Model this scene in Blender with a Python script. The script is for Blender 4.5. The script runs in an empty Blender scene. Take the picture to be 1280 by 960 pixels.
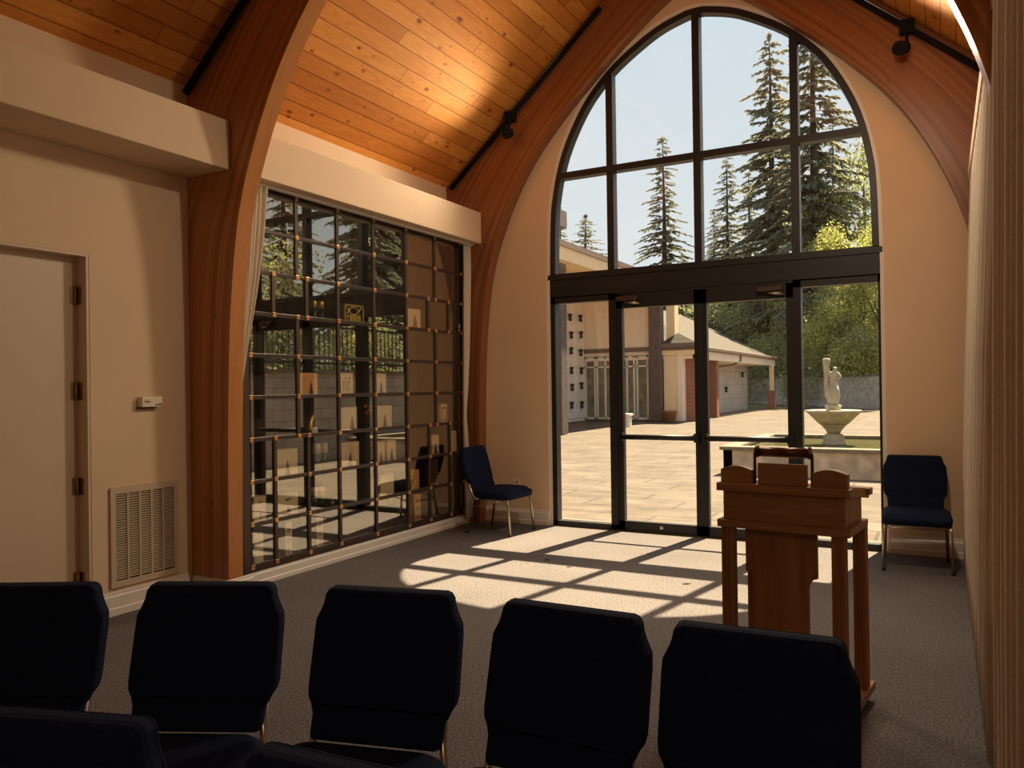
import bpy, bmesh, math, random
from mathutils import Vector, Matrix, noise
R = math.radians
sc = bpy.context.scene
col = sc.collection

# ------------------------------------------------------------------ helpers
def link(o, parent=None):
    col.objects.link(o)
    if parent is not None:
        o.parent = parent
    return o

def tag(o, label=None, cat=None, group=None, kind=None):
    if label: o['label'] = label
    if cat: o['category'] = cat
    if group: o['group'] = group
    if kind: o['kind'] = kind
    return o

def empty(name, loc=(0, 0, 0), rz=0.0, label=None, cat=None, group=None):
    o = bpy.data.objects.new(name, None)
    o.empty_display_size = 0.05
    o.location = loc
    o.rotation_euler = (0, 0, rz)
    link(o)
    return tag(o, label, cat, group)

class MB:
    """collects shapes into one mesh"""
    def __init__(s):
        s.v = []; s.f = []; s.uv = None; s.sm = []
    def add(s, vs, fs, smooth=False):
        n = len(s.v)
        s.v.extend([tuple(v) for v in vs])
        s.f.extend([tuple(i + n for i in f) for f in fs])
        s.sm.extend([smooth] * len(fs))
        return s
    def box(s, x0, x1, y0, y1, z0, z1, M=None):
        vs = [Vector(p) for p in ((x0,y0,z0),(x1,y0,z0),(x1,y1,z0),(x0,y1,z0),(x0,y0,z1),(x1,y0,z1),(x1,y1,z1),(x0,y1,z1))]
        if M is not None: vs = [M @ v for v in vs]
        return s.add(vs, [(0,3,2,1),(4,5,6,7),(0,1,5,4),(1,2,6,5),(2,3,7,6),(3,0,4,7)])
    def cbox(s, c, d, M=None):
        return s.box(c[0]-d[0]/2, c[0]+d[0]/2, c[1]-d[1]/2, c[1]+d[1]/2, c[2]-d[2]/2, c[2]+d[2]/2, M)
    def tube(s, pts, r, n=10, caps=True, smooth=True):
        pts = [Vector(p) for p in pts]
        rs = r if isinstance(r, (list, tuple)) else [r] * len(pts)
        vs = []; fs = []
        prev = None
        for i, p in enumerate(pts):
            if i == 0: t = pts[1] - p
            elif i == len(pts) - 1: t = p - pts[i-1]
            else: t = (pts[i+1] - p).normalized() + (p - pts[i-1]).normalized()
            t.normalize()
            if prev is None:
                a = Vector((0,0,1)) if abs(t.z) < .9 else Vector((1,0,0))
                u = t.cross(a).normalized()
            else:
                u = (prev - t * prev.dot(t)).normalized()
            prev = u
            w = t.cross(u)
            for k in range(n):
                a = 2*math.pi*k/n
                vs.append(p + (u*math.cos(a) + w*math.sin(a)) * rs[i])
        for i in range(len(pts)-1):
            for k in range(n):
                k2 = (k+1) % n
                fs.append((i*n+k, i*n+k2, (i+1)*n+k2, (i+1)*n+k))
        s.add(vs, fs, smooth)
        if caps:
            m = len(s.v) - len(vs)
            s.f.append(tuple(m + k for k in range(n-1, -1, -1))); s.sm.append(False)
            s.f.append(tuple(m + (len(pts)-1)*n + k for k in range(n))); s.sm.append(False)
        return s
    def lathe(s, prof, c=(0,0,0), n=24, smooth=True, wob=None):
        vs = []; fs = []
        for (r, z) in prof:
            for k in range(n):
                a = 2*math.pi*k/n
                rr = r * (wob(a, z) if wob else 1)
                vs.append((c[0]+rr*math.cos(a), c[1]+rr*math.sin(a), c[2]+z))
        m = len(prof)
        for i in range(m-1):
            for k in range(n):
                k2 = (k+1) % n
                fs.append((i*n+k, i*n+k2, (i+1)*n+k2, (i+1)*n+k))
        s.add(vs, fs, smooth)
        b = len(s.v) - len(vs)
        s.f.append(tuple(b + k for k in range(n-1, -1, -1))); s.sm.append(False)
        s.f.append(tuple(b + (m-1)*n + k for k in range(n))); s.sm.append(False)
        return s
    def prism(s, poly, fn, d0, d1, smooth=False):
        """poly: 2-D outline, fn(a, b, d) -> 3-D point"""
        n = len(poly)
        vs = [fn(a, b, d0) for a, b in poly] + [fn(a, b, d1) for a, b in poly]
        fs = [tuple(range(n-1, -1, -1)), tuple(range(n, 2*n))]
        for i in range(n):
            j = (i+1) % n
            fs.append((i, j, n+j, n+i))
        return s.add(vs, fs, smooth)
    def sphere(s, c, r, n=12, m=8, sc3=(1,1,1)):
        prof = []
        vs = []; fs = []
        for i in range(m+1):
            t = math.pi*i/m
            for k in range(n):
                a = 2*math.pi*k/n
                vs.append((c[0]+r*sc3[0]*math.sin(t)*math.cos(a), c[1]+r*sc3[1]*math.sin(t)*math.sin(a), c[2]-r*sc3[2]*math.cos(t)))
        for i in range(m):
            for k in range(n):
                k2 = (k+1) % n
                fs.append((i*n+k, i*n+k2, (i+1)*n+k2, (i+1)*n+k))
        return s.add(vs, fs, True)
    def build(s, name, mat, parent=None, bevel=0.0, seg=2, smooth_angle=None, kind=None, label=None):
        me = bpy.data.meshes.new(name)
        me.from_pydata(s.v, [], s.f)
        me.polygons.foreach_set('use_smooth', s.sm)
        bm = bmesh.new(); bm.from_mesh(me)
        bmesh.ops.recalc_face_normals(bm, faces=bm.faces)
        bm.to_mesh(me); bm.free()
        if mat is not None: me.materials.append(mat)
        o = bpy.data.objects.new(name, me)
        link(o, parent)
        if bevel > 0:
            b = o.modifiers.new('bev', 'BEVEL'); b.width = bevel; b.segments = seg
            b.limit_method = 'ANGLE'; b.angle_limit = R(40)
            b.harden_normals = False
        if kind: o['kind'] = kind
        if label: o['label'] = label
        return o

def copy_tree(o, parent=None):
    c = o.copy(); col.objects.link(c)
    if parent is not None: c.parent = parent
    for ch in list(o.children):
        copy_tree(ch, c)
    return c

# ------------------------------------------------------------------ materials
def new_mat(name):
    m = bpy.data.materials.new(name); m.use_nodes = True
    nt = m.node_tree
    for n in list(nt.nodes): nt.nodes.remove(n)
    out = nt.nodes.new('ShaderNodeOutputMaterial')
    return m, nt, out
def nd(nt, t, **kw):
    n = nt.nodes.new(t)
    for k, v in kw.items():
        if k.startswith('i_'):
            n.inputs[k[2:].replace('_', ' ')].default_value = v
        else: setattr(n, k, v)
    return n
def ramp(nt, stops, interp='LINEAR'):
    r = nt.nodes.new('ShaderNodeValToRGB'); r.color_ramp.interpolation = interp
    e = r.color_ramp.elements
    while len(e) < len(stops): e.new(0.5)
    for el, (p, c) in zip(e, stops):
        el.position = p; el.color = (*c, 1) if len(c) == 3 else c
    return r
def coords(nt, kind='Object', scale=(1,1,1)):
    tc = nt.nodes.new('ShaderNodeTexCoord'); mp = nt.nodes.new('ShaderNodeMapping')
    mp.inputs['Scale'].default_value = scale
    nt.links.new(tc.outputs[kind], mp.inputs[0])
    return mp.outputs[0]
def simple(name, c, rough=.5, metal=0.0, var=.08, vs=6.0, bump=0.0, bs=60.0, spec=.5, coat=0.0, sheen=0.0):
    m, nt, out = new_mat(name)
    b = nd(nt, 'ShaderNodeBsdfPrincipled')
    b.inputs['Roughness'].default_value = rough; b.inputs['Metallic'].default_value = metal
    b.inputs['Specular IOR Level'].default_value = spec
    b.inputs['Coat Weight'].default_value = coat
    if sheen: b.inputs['Sheen Weight'].default_value = sheen
    co = coords(nt)
    n = nd(nt, 'ShaderNodeTexNoise', i_Scale=vs, i_Detail=4.0)
    nt.links.new(co, n.inputs['Vector'])
    r = ramp(nt, [(.3, tuple(x*(1-var) for x in c)), (.7, tuple(min(1, x*(1+var)) for x in c))])
    nt.links.new(n.outputs[0], r.inputs[0]); nt.links.new(r.outputs[0], b.inputs['Base Color'])
    if bump:
        n2 = nd(nt, 'ShaderNodeTexNoise', i_Scale=bs, i_Detail=3.0)
        nt.links.new(co, n2.inputs['Vector'])
        bp = nd(nt, 'ShaderNodeBump', i_Strength=bump, i_Distance=.01)
        nt.links.new(n2.outputs[0], bp.inputs['Height']); nt.links.new(bp.outputs[0], b.inputs['Normal'])
    nt.links.new(b.outputs[0], out.inputs[0])
    return m

def wood(name, dark, mid, light, axis='Z', rough=.4, scale=1.0, coat=.0, spec=.5):
    m, nt, out = new_mat(name)
    b = nd(nt, 'ShaderNodeBsdfPrincipled', i_Roughness=rough)
    b.inputs['Coat Weight'].default_value = coat
    b.inputs['Specular IOR Level'].default_value = spec
    s = {'X': (1.2, 22, 22), 'Y': (22, 1.2, 22), 'Z': (22, 22, 1.2)}[axis]
    co = coords(nt, 'Object', tuple(v*scale for v in s))
    n = nd(nt, 'ShaderNodeTexNoise', i_Scale=1.0, i_Detail=6.0, i_Roughness=.6, i_Distortion=.6)
    nt.links.new(co, n.inputs['Vector'])
    r = ramp(nt, [(.25, dark), (.5, mid), (.8, light)])
    nt.links.new(n.outputs[0], r.inputs[0]); nt.links.new(r.outputs[0], b.inputs['Base Color'])
    nt.links.new(b.outputs[0], out.inputs[0])
    return m

def glulam_mat(name, stops):
    """laminated beam: UV u runs along the arch in metres, v across its depth in metres"""
    m, nt, out = new_mat(name)
    b = nd(nt, 'ShaderNodeBsdfPrincipled', i_Roughness=.33)
    b.inputs['Specular IOR Level'].default_value = .5
    uv = nd(nt, 'ShaderNodeUVMap', uv_map='UVMap')
    sep = nd(nt, 'ShaderNodeSeparateXYZ'); nt.links.new(uv.outputs[0], sep.inputs[0])
    lam = nd(nt, 'ShaderNodeMath', operation='DIVIDE'); lam.inputs[1].default_value = .038
    nt.links.new(sep.outputs['Y'], lam.inputs[0])
    fl = nd(nt, 'ShaderNodeMath', operation='FLOOR'); nt.links.new(lam.outputs[0], fl.inputs[0])
    fr = nd(nt, 'ShaderNodeMath', operation='FRACT'); nt.links.new(lam.outputs[0], fr.inputs[0])
    wn = nd(nt, 'ShaderNodeTexWhiteNoise', noise_dimensions='1D'); nt.links.new(fl.outputs[0], wn.inputs['W'])
    # grain
    off = nd(nt, 'ShaderNodeMath', operation='MULTIPLY'); off.inputs[1].default_value = 13.7
    nt.links.new(fl.outputs[0], off.inputs[0])
    cu = nd(nt, 'ShaderNodeMath', operation='MULTIPLY_ADD'); cu.inputs[1].default_value = 1.6
    nt.links.new(sep.outputs['X'], cu.inputs[0]); nt.links.new(off.outputs[0], cu.inputs[2])
    cv = nd(nt, 'ShaderNodeMath', operation='MULTIPLY'); cv.inputs[1].default_value = 45
    nt.links.new(sep.outputs['Y'], cv.inputs[0])
    cz = nd(nt, 'ShaderNodeMath', operation='MULTIPLY'); cz.inputs[1].default_value = 45
    nt.links.new(sep.outputs['Z'], cz.inputs[0])
    cb = nd(nt, 'ShaderNodeCombineXYZ')
    nt.links.new(cu.outputs[0], cb.inputs[0]); nt.links.new(cv.outputs[0], cb.inputs[1]); nt.links.new(cz.outputs[0], cb.inputs[2])
    n = nd(nt, 'ShaderNodeTexNoise', i_Scale=1.0, i_Detail=5.0, i_Roughness=.6, i_Distortion=.4)
    nt.links.new(cb.outputs[0], n.inputs['Vector'])
    mx = nd(nt, 'ShaderNodeMath', operation='MULTIPLY_ADD'); mx.inputs[1].default_value = .55
    wn2 = nd(nt, 'ShaderNodeMath', operation='MULTIPLY_ADD'); wn2.inputs[1].default_value = .45; wn2.inputs[2].default_value = .0
    nt.links.new(wn.outputs[0], wn2.inputs[0])
    nt.links.new(n.outputs[0], mx.inputs[0]); nt.links.new(wn2.outputs[0], mx.inputs[2])
    r = ramp(nt, [(.1, stops[0]), (.5, stops[1]), (.95, stops[2])])
    nt.links.new(mx.outputs[0], r.inputs[0])
    # knots
    ck = nd(nt, 'ShaderNodeCombineXYZ')
    ku = nd(nt, 'ShaderNodeMath', operation='MULTIPLY'); ku.inputs[1].default_value = 3.0
    kv = nd(nt, 'ShaderNodeMath', operation='MULTIPLY'); kv.inputs[1].default_value = 7.0
    nt.links.new(sep.outputs['X'], ku.inputs[0]); nt.links.new(sep.outputs['Y'], kv.inputs[0])
    nt.links.new(ku.outputs[0], ck.inputs[0]); nt.links.new(kv.outputs[0], ck.inputs[1])
    vo = nd(nt, 'ShaderNodeTexVoronoi', i_Scale=1.0); nt.links.new(ck.outputs[0], vo.inputs['Vector'])
    rk = ramp(nt, [(.03, (.25, .25, .25)), (.09, (1, 1, 1))]); nt.links.new(vo.outputs['Distance'], rk.inputs[0])
    # glue lines
    gl = ramp(nt, [(.0, (.45,.45,.45)), (.06, (1,1,1)), (.94, (1,1,1)), (1., (.45,.45,.45))]); nt.links.new(fr.outputs[0], gl.inputs[0])
    m1 = nd(nt, 'ShaderNodeMix', data_type='RGBA', blend_type='MULTIPLY'); m1.inputs[0].default_value = .8
    nt.links.new(r.outputs[0], m1.inputs[6]); nt.links.new(rk.outputs[0], m1.inputs[7])
    m2 = nd(nt, 'ShaderNodeMix', data_type='RGBA', blend_type='MULTIPLY'); m2.inputs[0].default_value = .8
    nt.links.new(m1.outputs[2], m2.inputs[6]); nt.links.new(gl.outputs[0], m2.inputs[7])
    nt.links.new(m2.outputs[2], b.inputs['Base Color'])
    nt.links.new(b.outputs[0], out.inputs[0])
    return m

def plank_mat():
    """tongue and groove pine; UV u along the boards, v across, metres"""
    m, nt, out = new_mat('pine_planks')
    b = nd(nt, 'ShaderNodeBsdfPrincipled', i_Roughness=.7); b.inputs['Specular IOR Level'].default_value = .15
    uv = nd(nt, 'ShaderNodeUVMap', uv_map='UVMap')
    sep = nd(nt, 'ShaderNodeSeparateXYZ'); nt.links.new(uv.outputs[0], sep.inputs[0])
    W = .135
    dv = nd(nt, 'ShaderNodeMath', operation='DIVIDE'); dv.inputs[1].default_value = W; nt.links.new(sep.outputs['Y'], dv.inputs[0])
    fl = nd(nt, 'ShaderNodeMath', operation='FLOOR'); nt.links.new(dv.outputs[0], fl.inputs[0])
    fr = nd(nt, 'ShaderNodeMath', operation='FRACT'); nt.links.new(dv.outputs[0], fr.inputs[0])
    wn = nd(nt, 'ShaderNodeTexWhiteNoise', noise_dimensions='1D'); nt.links.new(fl.outputs[0], wn.inputs['W'])
    # board length joints
    sh = nd(nt, 'ShaderNodeMath', operation='MULTIPLY_ADD'); sh.inputs[1].default_value = 7.3
    nt.links.new(wn.outputs[0], sh.inputs[0]); nt.links.new(sep.outputs['X'], sh.inputs[2])
    dl = nd(nt, 'ShaderNodeMath', operation='DIVIDE'); dl.inputs[1].default_value = 3.4; nt.links.new(sh.outputs[0], dl.inputs[0])
    fl2 = nd(nt, 'ShaderNodeMath', operation='FLOOR'); nt.links.new(dl.outputs[0], fl2.inputs[0])
    fr2 = nd(nt, 'ShaderNodeMath', operation='FRACT'); nt.links.new(dl.outputs[0], fr2.inputs[0])
    cid = nd(nt, 'ShaderNodeCombineXYZ'); nt.links.new(fl.outputs[0], cid.inputs[0]); nt.links.new(fl2.outputs[0], cid.inputs[1])
    wb = nd(nt, 'ShaderNodeTexWhiteNoise', noise_dimensions='3D'); nt.links.new(cid.outputs[0], wb.inputs['Vector'])
    # grain: cathedral-ish via distorted noise
    mo = nd(nt, 'ShaderNodeMath', operation='MULTIPLY'); mo.inputs[1].default_value = 31.0; nt.links.new(wb.outputs[0], mo.inputs[0])
    gu = nd(nt, 'ShaderNodeMath', operation='MULTIPLY_ADD'); gu.inputs[1].default_value = 1.1
    nt.links.new(sep.outputs['X'], gu.inputs[0]); nt.links.new(mo.outputs[0], gu.inputs[2])
    gv = nd(nt, 'ShaderNodeMath', operation='MULTIPLY'); gv.inputs[1].default_value = 14.0; nt.links.new(sep.outputs['Y'], gv.inputs[0])
    cg = nd(nt, 'ShaderNodeCombineXYZ'); nt.links.new(gu.outputs[0], cg.inputs[0]); nt.links.new(gv.outputs[0], cg.inputs[1]); nt.links.new(mo.outputs[0], cg.inputs[2])
    n = nd(nt, 'ShaderNodeTexNoise', i_Scale=1.0, i_Detail=2.0, i_Distortion=.3); nt.links.new(cg.outputs[0], n.inputs['Vector'])
    rings = nd(nt, 'ShaderNodeMath', operation='MULTIPLY'); rings.inputs[1].default_value = 9.0; nt.links.new(n.outputs[0], rings.inputs[0])
    rf = nd(nt, 'ShaderNodeMath', operation='FRACT'); nt.links.new(rings.outputs[0], rf.inputs[0])
    a1 = nd(nt, 'ShaderNodeMath', operation='MULTIPLY'); a1.inputs[1].default_value = .28; nt.links.new(rf.outputs[0], a1.inputs[0])
    a2 = nd(nt, 'ShaderNodeMath', operation='MULTIPLY_ADD'); a2.inputs[1].default_value = .72
    nt.links.new(wb.outputs[0], a2.inputs[0]); nt.links.new(a1.outputs[0], a2.inputs[2])
    r = ramp(nt, [(.0, (.40, .135, .024)), (.5, (.58, .225, .045)), (1., (.78, .37, .09))]); nt.links.new(a2.outputs[0], r.inputs[0])
    # knots
    ck = nd(nt, 'ShaderNodeCombineXYZ')
    ku = nd(nt, 'ShaderNodeMath', operation='MULTIPLY'); ku.inputs[1].default_value = 5.2
    kv = nd(nt, 'ShaderNodeMath', operation='MULTIPLY'); kv.inputs[1].default_value = 9.3
    nt.links.new(sep.outputs['X'], ku.inputs[0]); nt.links.new(sep.outputs['Y'], kv.inputs[0])
    nt.links.new(ku.outputs[0], ck.inputs[0]); nt.links.new(kv.outputs[0], ck.inputs[1])
    vo = nd(nt, 'ShaderNodeTexVoronoi', i_Scale=1.0); nt.links.new(ck.outputs[0], vo.inputs['Vector'])
    kr = nd(nt, 'ShaderNodeSeparateColor'); nt.links.new(vo.outputs['Color'], kr.inputs[0])
    ks = nd(nt, 'ShaderNodeMath', operation='MULTIPLY_ADD'); ks.inputs[1].default_value = 2.6; ks.inputs[2].default_value = .55; nt.links.new(kr.outputs[0], ks.inputs[0])
    kd = nd(nt, 'ShaderNodeMath', operation='MULTIPLY'); nt.links.new(vo.outputs['Distance'], kd.inputs[0]); nt.links.new(ks.outputs[0], kd.inputs[1])
    rk = ramp(nt, [(.05, (.20, .10, .05)), (.14, (.75, .62, .5)), (.2, (1, 1, 1))]); nt.links.new(kd.outputs[0], rk.inputs[0])
    gl = ramp(nt, [(.0, (.14,.1,.07)), (.05, (1,1,1)), (.95, (1,1,1)), (1., (.14,.1,.07))]); nt.links.new(fr.outputs[0], gl.inputs[0])
    gl2 = ramp(nt, [(.0, (.3,.25,.2)), (.004, (1,1,1))]); nt.links.new(fr2.outputs[0], gl2.inputs[0])
    cur = r.outputs[0]
    for x in (rk, gl, gl2):
        mm = nd(nt, 'ShaderNodeMix', data_type='RGBA', blend_type='MULTIPLY'); mm.inputs[0].default_value = .9
        nt.links.new(cur, mm.inputs[6]); nt.links.new(x.outputs[0], mm.inputs[7]); cur = mm.outputs[2]
    nt.links.new(cur, b.inputs['Base Color'])
    nt.links.new(b.outputs[0], out.inputs[0])
    return m

def carpet_mat():
    m, nt, out = new_mat('carpet')
    b = nd(nt, 'ShaderNodeBsdfPrincipled', i_Roughness=.95); b.inputs['Specular IOR Level'].default_value = .1
    co = coords(nt)
    n = nd(nt, 'ShaderNodeTexNoise', i_Scale=95.0, i_Detail=3.0, i_Roughness=.75); nt.links.new(co, n.inputs['Vector'])
    n2 = nd(nt, 'ShaderNodeTexNoise', i_Scale=1.3, i_Detail=3.0); nt.links.new(co, n2.inputs['Vector'])
    r = ramp(nt, [(.33, (.055, .050, .050)), (.5, (.142, .129, .127)), (.67, (.26, .238, .234))]); nt.links.new(n.outputs[0], r.inputs[0])
    r2 = ramp(nt, [(.3, (.88, .88, .88)), (.7, (1.08, 1.08, 1.08))]); nt.links.new(n2.outputs[0], r2.inputs[0])
    mm = nd(nt, 'ShaderNodeMix', data_type='RGBA', blend_type='MULTIPLY'); mm.inputs[0].default_value = 1.0
    nt.links.new(r.outputs[0], mm.inputs[6]); nt.links.new(r2.outputs[0], mm.inputs[7])
    nt.links.new(mm.outputs[2], b.inputs['Base Color'])
    bp = nd(nt, 'ShaderNodeBump', i_Strength=.6, i_Distance=.01); nt.links.new(n.outputs[0], bp.inputs['Height']); nt.links.new(bp.outputs[0], b.inputs['Normal'])
    nt.links.new(b.outputs[0], out.inputs[0])
    return m

def brick_mat(name, c1, c2, mort, sx, sy, msize=.02, plane='XZ', rough=.9, off=.5, bias=0.0, bump=.3, nscale=3.0, nv=.15):
    """sx, sy: brick size in metres. plane: which object axes carry the pattern"""
    m, nt, out = new_mat(name)
    b = nd(nt, 'ShaderNodeBsdfPrincipled', i_Roughness=rough); b.inputs['Specular IOR Level'].default_value = .25
    tc = nd(nt, 'ShaderNodeTexCoord'); sep = nd(nt, 'ShaderNodeSeparateXYZ'); nt.links.new(tc.outputs['Object'], sep.inputs[0])
    cb = nd(nt, 'ShaderNodeCombineXYZ')
    if plane == 'S':   # both x and y run along the wall
        ad = nd(nt, 'ShaderNodeMath', operation='ADD'); nt.links.new(sep.outputs['X'], ad.inputs[0]); nt.links.new(sep.outputs['Y'], ad.inputs[1])
        nt.links.new(ad.outputs[0], cb.inputs[0]); nt.links.new(sep.outputs['Z'], cb.inputs[1])
    else:
        nt.links.new(sep.outputs[plane[0]], cb.inputs[0]); nt.links.new(sep.outputs[plane[1]], cb.inputs[1])
    br = nd(nt, 'ShaderNodeTexBrick', offset=off)
    br.inputs['Color1'].default_value = (*c1, 1); br.inputs['Color2'].default_value = (*c2, 1); br.inputs['Mortar'].default_value = (*mort, 1)
    br.inputs['Scale'].default_value = 1.0; br.inputs['Mortar Size'].default_value = msize
    br.inputs['Brick Width'].default_value = sx; br.inputs['Row Height'].default_value = sy; br.inputs['Bias'].default_value = bias
    nt.links.new(cb.outputs[0], br.inputs['Vector'])
    n = nd(nt, 'ShaderNodeTexNoise', i_Scale=nscale, i_Detail=6.0, i_Roughness=.7); nt.links.new(tc.outputs['Object'], n.inputs['Vector'])
    r = ramp(nt, [(.3, (1-nv,)*3), (.7, (1+nv,)*3)]); nt.links.new(n.outputs[0], r.inputs[0])
    mm = nd(nt, 'ShaderNodeMix', data_type='RGBA', blend_type='MULTIPLY'); mm.inputs[0].default_value = 1.0
    nt.links.new(br.outputs['Color'], mm.inputs[6]); nt.links.new(r.outputs[0], mm.inputs[7])
    nt.links.new(mm.outputs[2], b.inputs['Base Color'])
    bp = nd(nt, 'ShaderNodeBump', i_Strength=bump, i_Distance=.02); bp.invert = True
    nt.links.new(br.outputs['Fac'], bp.inputs['Height']); nt.links.new(bp.outputs[0], b.inputs['Normal'])
    nt.links.new(b.outputs[0], out.inputs[0])
    return m

def glass_mat(name, tint, refl_min, refl_scale, rough=0.0, rcol=(1,1,1)):
    m, nt, out = new_mat(name)
    t = nd(nt, 'ShaderNodeBsdfTransparent'); t.inputs[0].default_value = (*tint, 1)
    g = nd(nt, 'ShaderNodeBsdfGlossy', i_Roughness=rough); g.inputs[0].default_value = (*rcol, 1)
    ge = nd(nt, 'ShaderNodeNewGeometry')
    dt = nd(nt, 'ShaderNodeVectorMath', operation='DOT_PRODUCT'); nt.links.new(ge.outputs['Normal'], dt.inputs[0]); nt.links.new(ge.outputs['Incoming'], dt.inputs[1])
    ab = nd(nt, 'ShaderNodeMath', operation='ABSOLUTE'); nt.links.new(dt.outputs['Value'], ab.inputs[0])
    om = nd(nt, 'ShaderNodeMath', operation='SUBTRACT'); om.inputs[0].default_value = 1.0; nt.links.new(ab.outputs[0], om.inputs[1])
    pw = nd(nt, 'ShaderNodeMath', operation='POWER'); pw.inputs[1].default_value = 5.0; nt.links.new(om.outputs[0], pw.inputs[0])
    f = nd(nt, 'ShaderNodeMath', operation='MULTIPLY_ADD'); f.inputs[1].default_value = .96; f.inputs[2].default_value = .04
    nt.links.new(pw.outputs[0], f.inputs[0])
    ma = nd(nt, 'ShaderNodeMath', operation='MULTIPLY_ADD'); ma.inputs[1].default_value = refl_scale; ma.inputs[2].default_value = refl_min
    ma.use_clamp = True
    nt.links.new(f.outputs[0], ma.inputs[0])
    mx = nd(nt, 'ShaderNodeMixShader'); nt.links.new(ma.outputs[0], mx.inputs[0]); nt.links.new(t.outputs[0], mx.inputs[1]); nt.links.new(g.outputs[0], mx.inputs[2])
    nt.links.new(mx.outputs[0], out.inputs[0])
    return m

def leaf_mat(name, c1, c2, trans=.4, c3=None, sc_=.6):
    m, nt, out = new_mat(name)
    co = coords(nt)
    n = nd(nt, 'ShaderNodeTexNoise', i_Scale=sc_, i_Detail=5.0, i_Roughness=.7); nt.links.new(co, n.inputs['Vector'])
    r = ramp(nt, [(.33, c1), (.66, c2)] if c3 is None else [(.3, c1), (.5, c2), (.72, c3)]); nt.links.new(n.outputs[0], r.inputs[0])
    d = nd(nt, 'ShaderNodeBsdfDiffuse'); t = nd(nt, 'ShaderNodeBsdfTranslucent')
    nt.links.new(r.outputs[0], d.inputs[0]); nt.links.new(r.outputs[0], t.inputs[0])
    mx = nd(nt, 'ShaderNodeMixShader'); mx.inputs[0].default_value = trans
    nt.links.new(d.outputs[0], mx.inputs[1]); nt.links.new(t.outputs[0], mx.inputs[2]); nt.links.new(mx.outputs[0], out.inputs[0])
    return m

def curtain_mat(name, c, trans=.25):
    m, nt, out = new_mat(name)
    co = coords(nt)
    n = nd(nt, 'ShaderNodeTexNoise', i_Scale=90.0, i_Detail=2.0); nt.links.new(co, n.inputs['Vector'])
    r = ramp(nt, [(.3, tuple(x*.92 for x in c)), (.7, tuple(min(1, x*1.05) for x in c))]); nt.links.new(n.outputs[0], r.inputs[0])
    d = nd(nt, 'ShaderNodeBsdfDiffuse'); t = nd(nt, 'ShaderNodeBsdfTranslucent')
    nt.links.new(r.outputs[0], d.inputs[0]); nt.links.new(r.outputs[0], t.inputs[0])
    mx = nd(nt, 'ShaderNodeMixShader'); mx.inputs[0].default_value = trans
    nt.links.new(d.outputs[0], mx.inputs[1]); nt.links.new(t.outputs[0], mx.inputs[2]); nt.links.new(mx.outputs[0], out.inputs[0])
    return m

M = {}
M['wall'] = simple('wall_paint', (.70, .525, .36), .85, var=.03, vs=2.0, bump=.06, bs=220, spec=.2)
M['trimwhite'] = simple('white_trim', (.74, .68, .62), .45, var=.02)
M['door'] = simple('door_paint', (.62, .48, .345), .5, var=.02, vs=1.5)
M['carpet'] = carpet_mat()
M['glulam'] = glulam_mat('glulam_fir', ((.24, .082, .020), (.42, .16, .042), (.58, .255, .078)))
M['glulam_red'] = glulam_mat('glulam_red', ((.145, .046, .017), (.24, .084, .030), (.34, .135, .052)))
M['planks'] = plank_mat()
M['bronze'] = simple('dark_bronze_frame', (.017, .0155, .016), .45, metal=.2, var=.1)
M['bronze2'] = simple('brown_bronze_bar', (.085, .055, .042), .4, metal=.5, var=.1)
M['glass'] = glass_mat('window_glass', (.97, .98, .97), .0, 1.0)
M['nicheglass'] = glass_mat('bronze_tinted_glass', (.99, .98, .95), .15, 1.7, rcol=(.97, .93, .86))
M['niche'] = simple('niche_lining', (.055, .042, .032), .7, var=.15)
M['rail'] = simple('satin_bronze_rail', (.075, .052, .043), .3, metal=.5, var=.1)
M['gold'] = simple('gold_rosette', (.80, .47, .20), .3, metal=1.0, var=.1, vs=40)
M['goldbright'] = simple('gold_leaf', (.95, .72, .22), .3, metal=.7, var=.05)
M['navy'] = simple('navy_fabric', (.0068, .0125, .037), .85, var=.25, vs=160, bump=.25, bs=500, spec=.12)
M['navydark'] = simple('dark_back_fabric', (.006, .0065, .011), .9, var=.25, vs=160, bump=.25, bs=500, spec=.1)
M['chrome'] = simple('chair_metal', (.50, .42, .34), .28, metal=.9, var=.05)
M['rubber'] = simple('black_plastic', (.015, .015, .016), .5, var=.05)
M['lectern'] = wood('oak_lectern', (.22, .098, .034), (.32, .15, .054), (.41, .20, .078), 'X', .45)
M['lecternv'] = wood('oak_lectern_upright', (.22, .088, .029), (.32, .135, .046), (.42, .185, .064), 'Z', .45)
M['lampbrown'] = simple('brown_lamp_metal', (.11, .04, .018), .3, metal=.6, var=.05)
M['curtain'] = curtain_mat('cream_curtain', (.88, .80, .68), .42)
M['black'] = simple('black_conduit', (.012, .012, .013), .85, var=.1, spec=.1)
M['vent'] = simple('vent_metal', (.55, .43, .31), .5, var=.03)
M['ventdark'] = simple('vent_slot', (.05, .035, .025), .8, var=.1)
M['plastic'] = simple('ivory_plastic', (.75, .66, .52), .4, var=.02)
M['brass'] = simple('aged_brass', (.40, .28, .13), .35, metal=.9, var=.1)
M['urn'] = simple('beige_urn_box', (.92, .70, .42), .55, var=.06, vs=20)
M['urn2'] = simple('orange_urn_box', (.90, .48, .16), .5, var=.08, vs=14)
M['urnpale'] = simple('pale_urn_box', (.93, .78, .50), .5, var=.06, vs=20)
M['motif'] = simple('dark_motif', (.10, .065, .05), .6, var=.2, vs=60)
M['darkurn'] = simple('dark_urn', (.025, .025, .03), .3, var=.1)
M['white'] = simple('white_card', (.85, .83, .78), .5, var=.02)
M['flower'] = simple('orange_petals', (.85, .22, .03), .6, var=.35, vs=60)
M['leafgreen'] = simple('green_stem', (.05, .12, .03), .6, var=.2)
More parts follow.
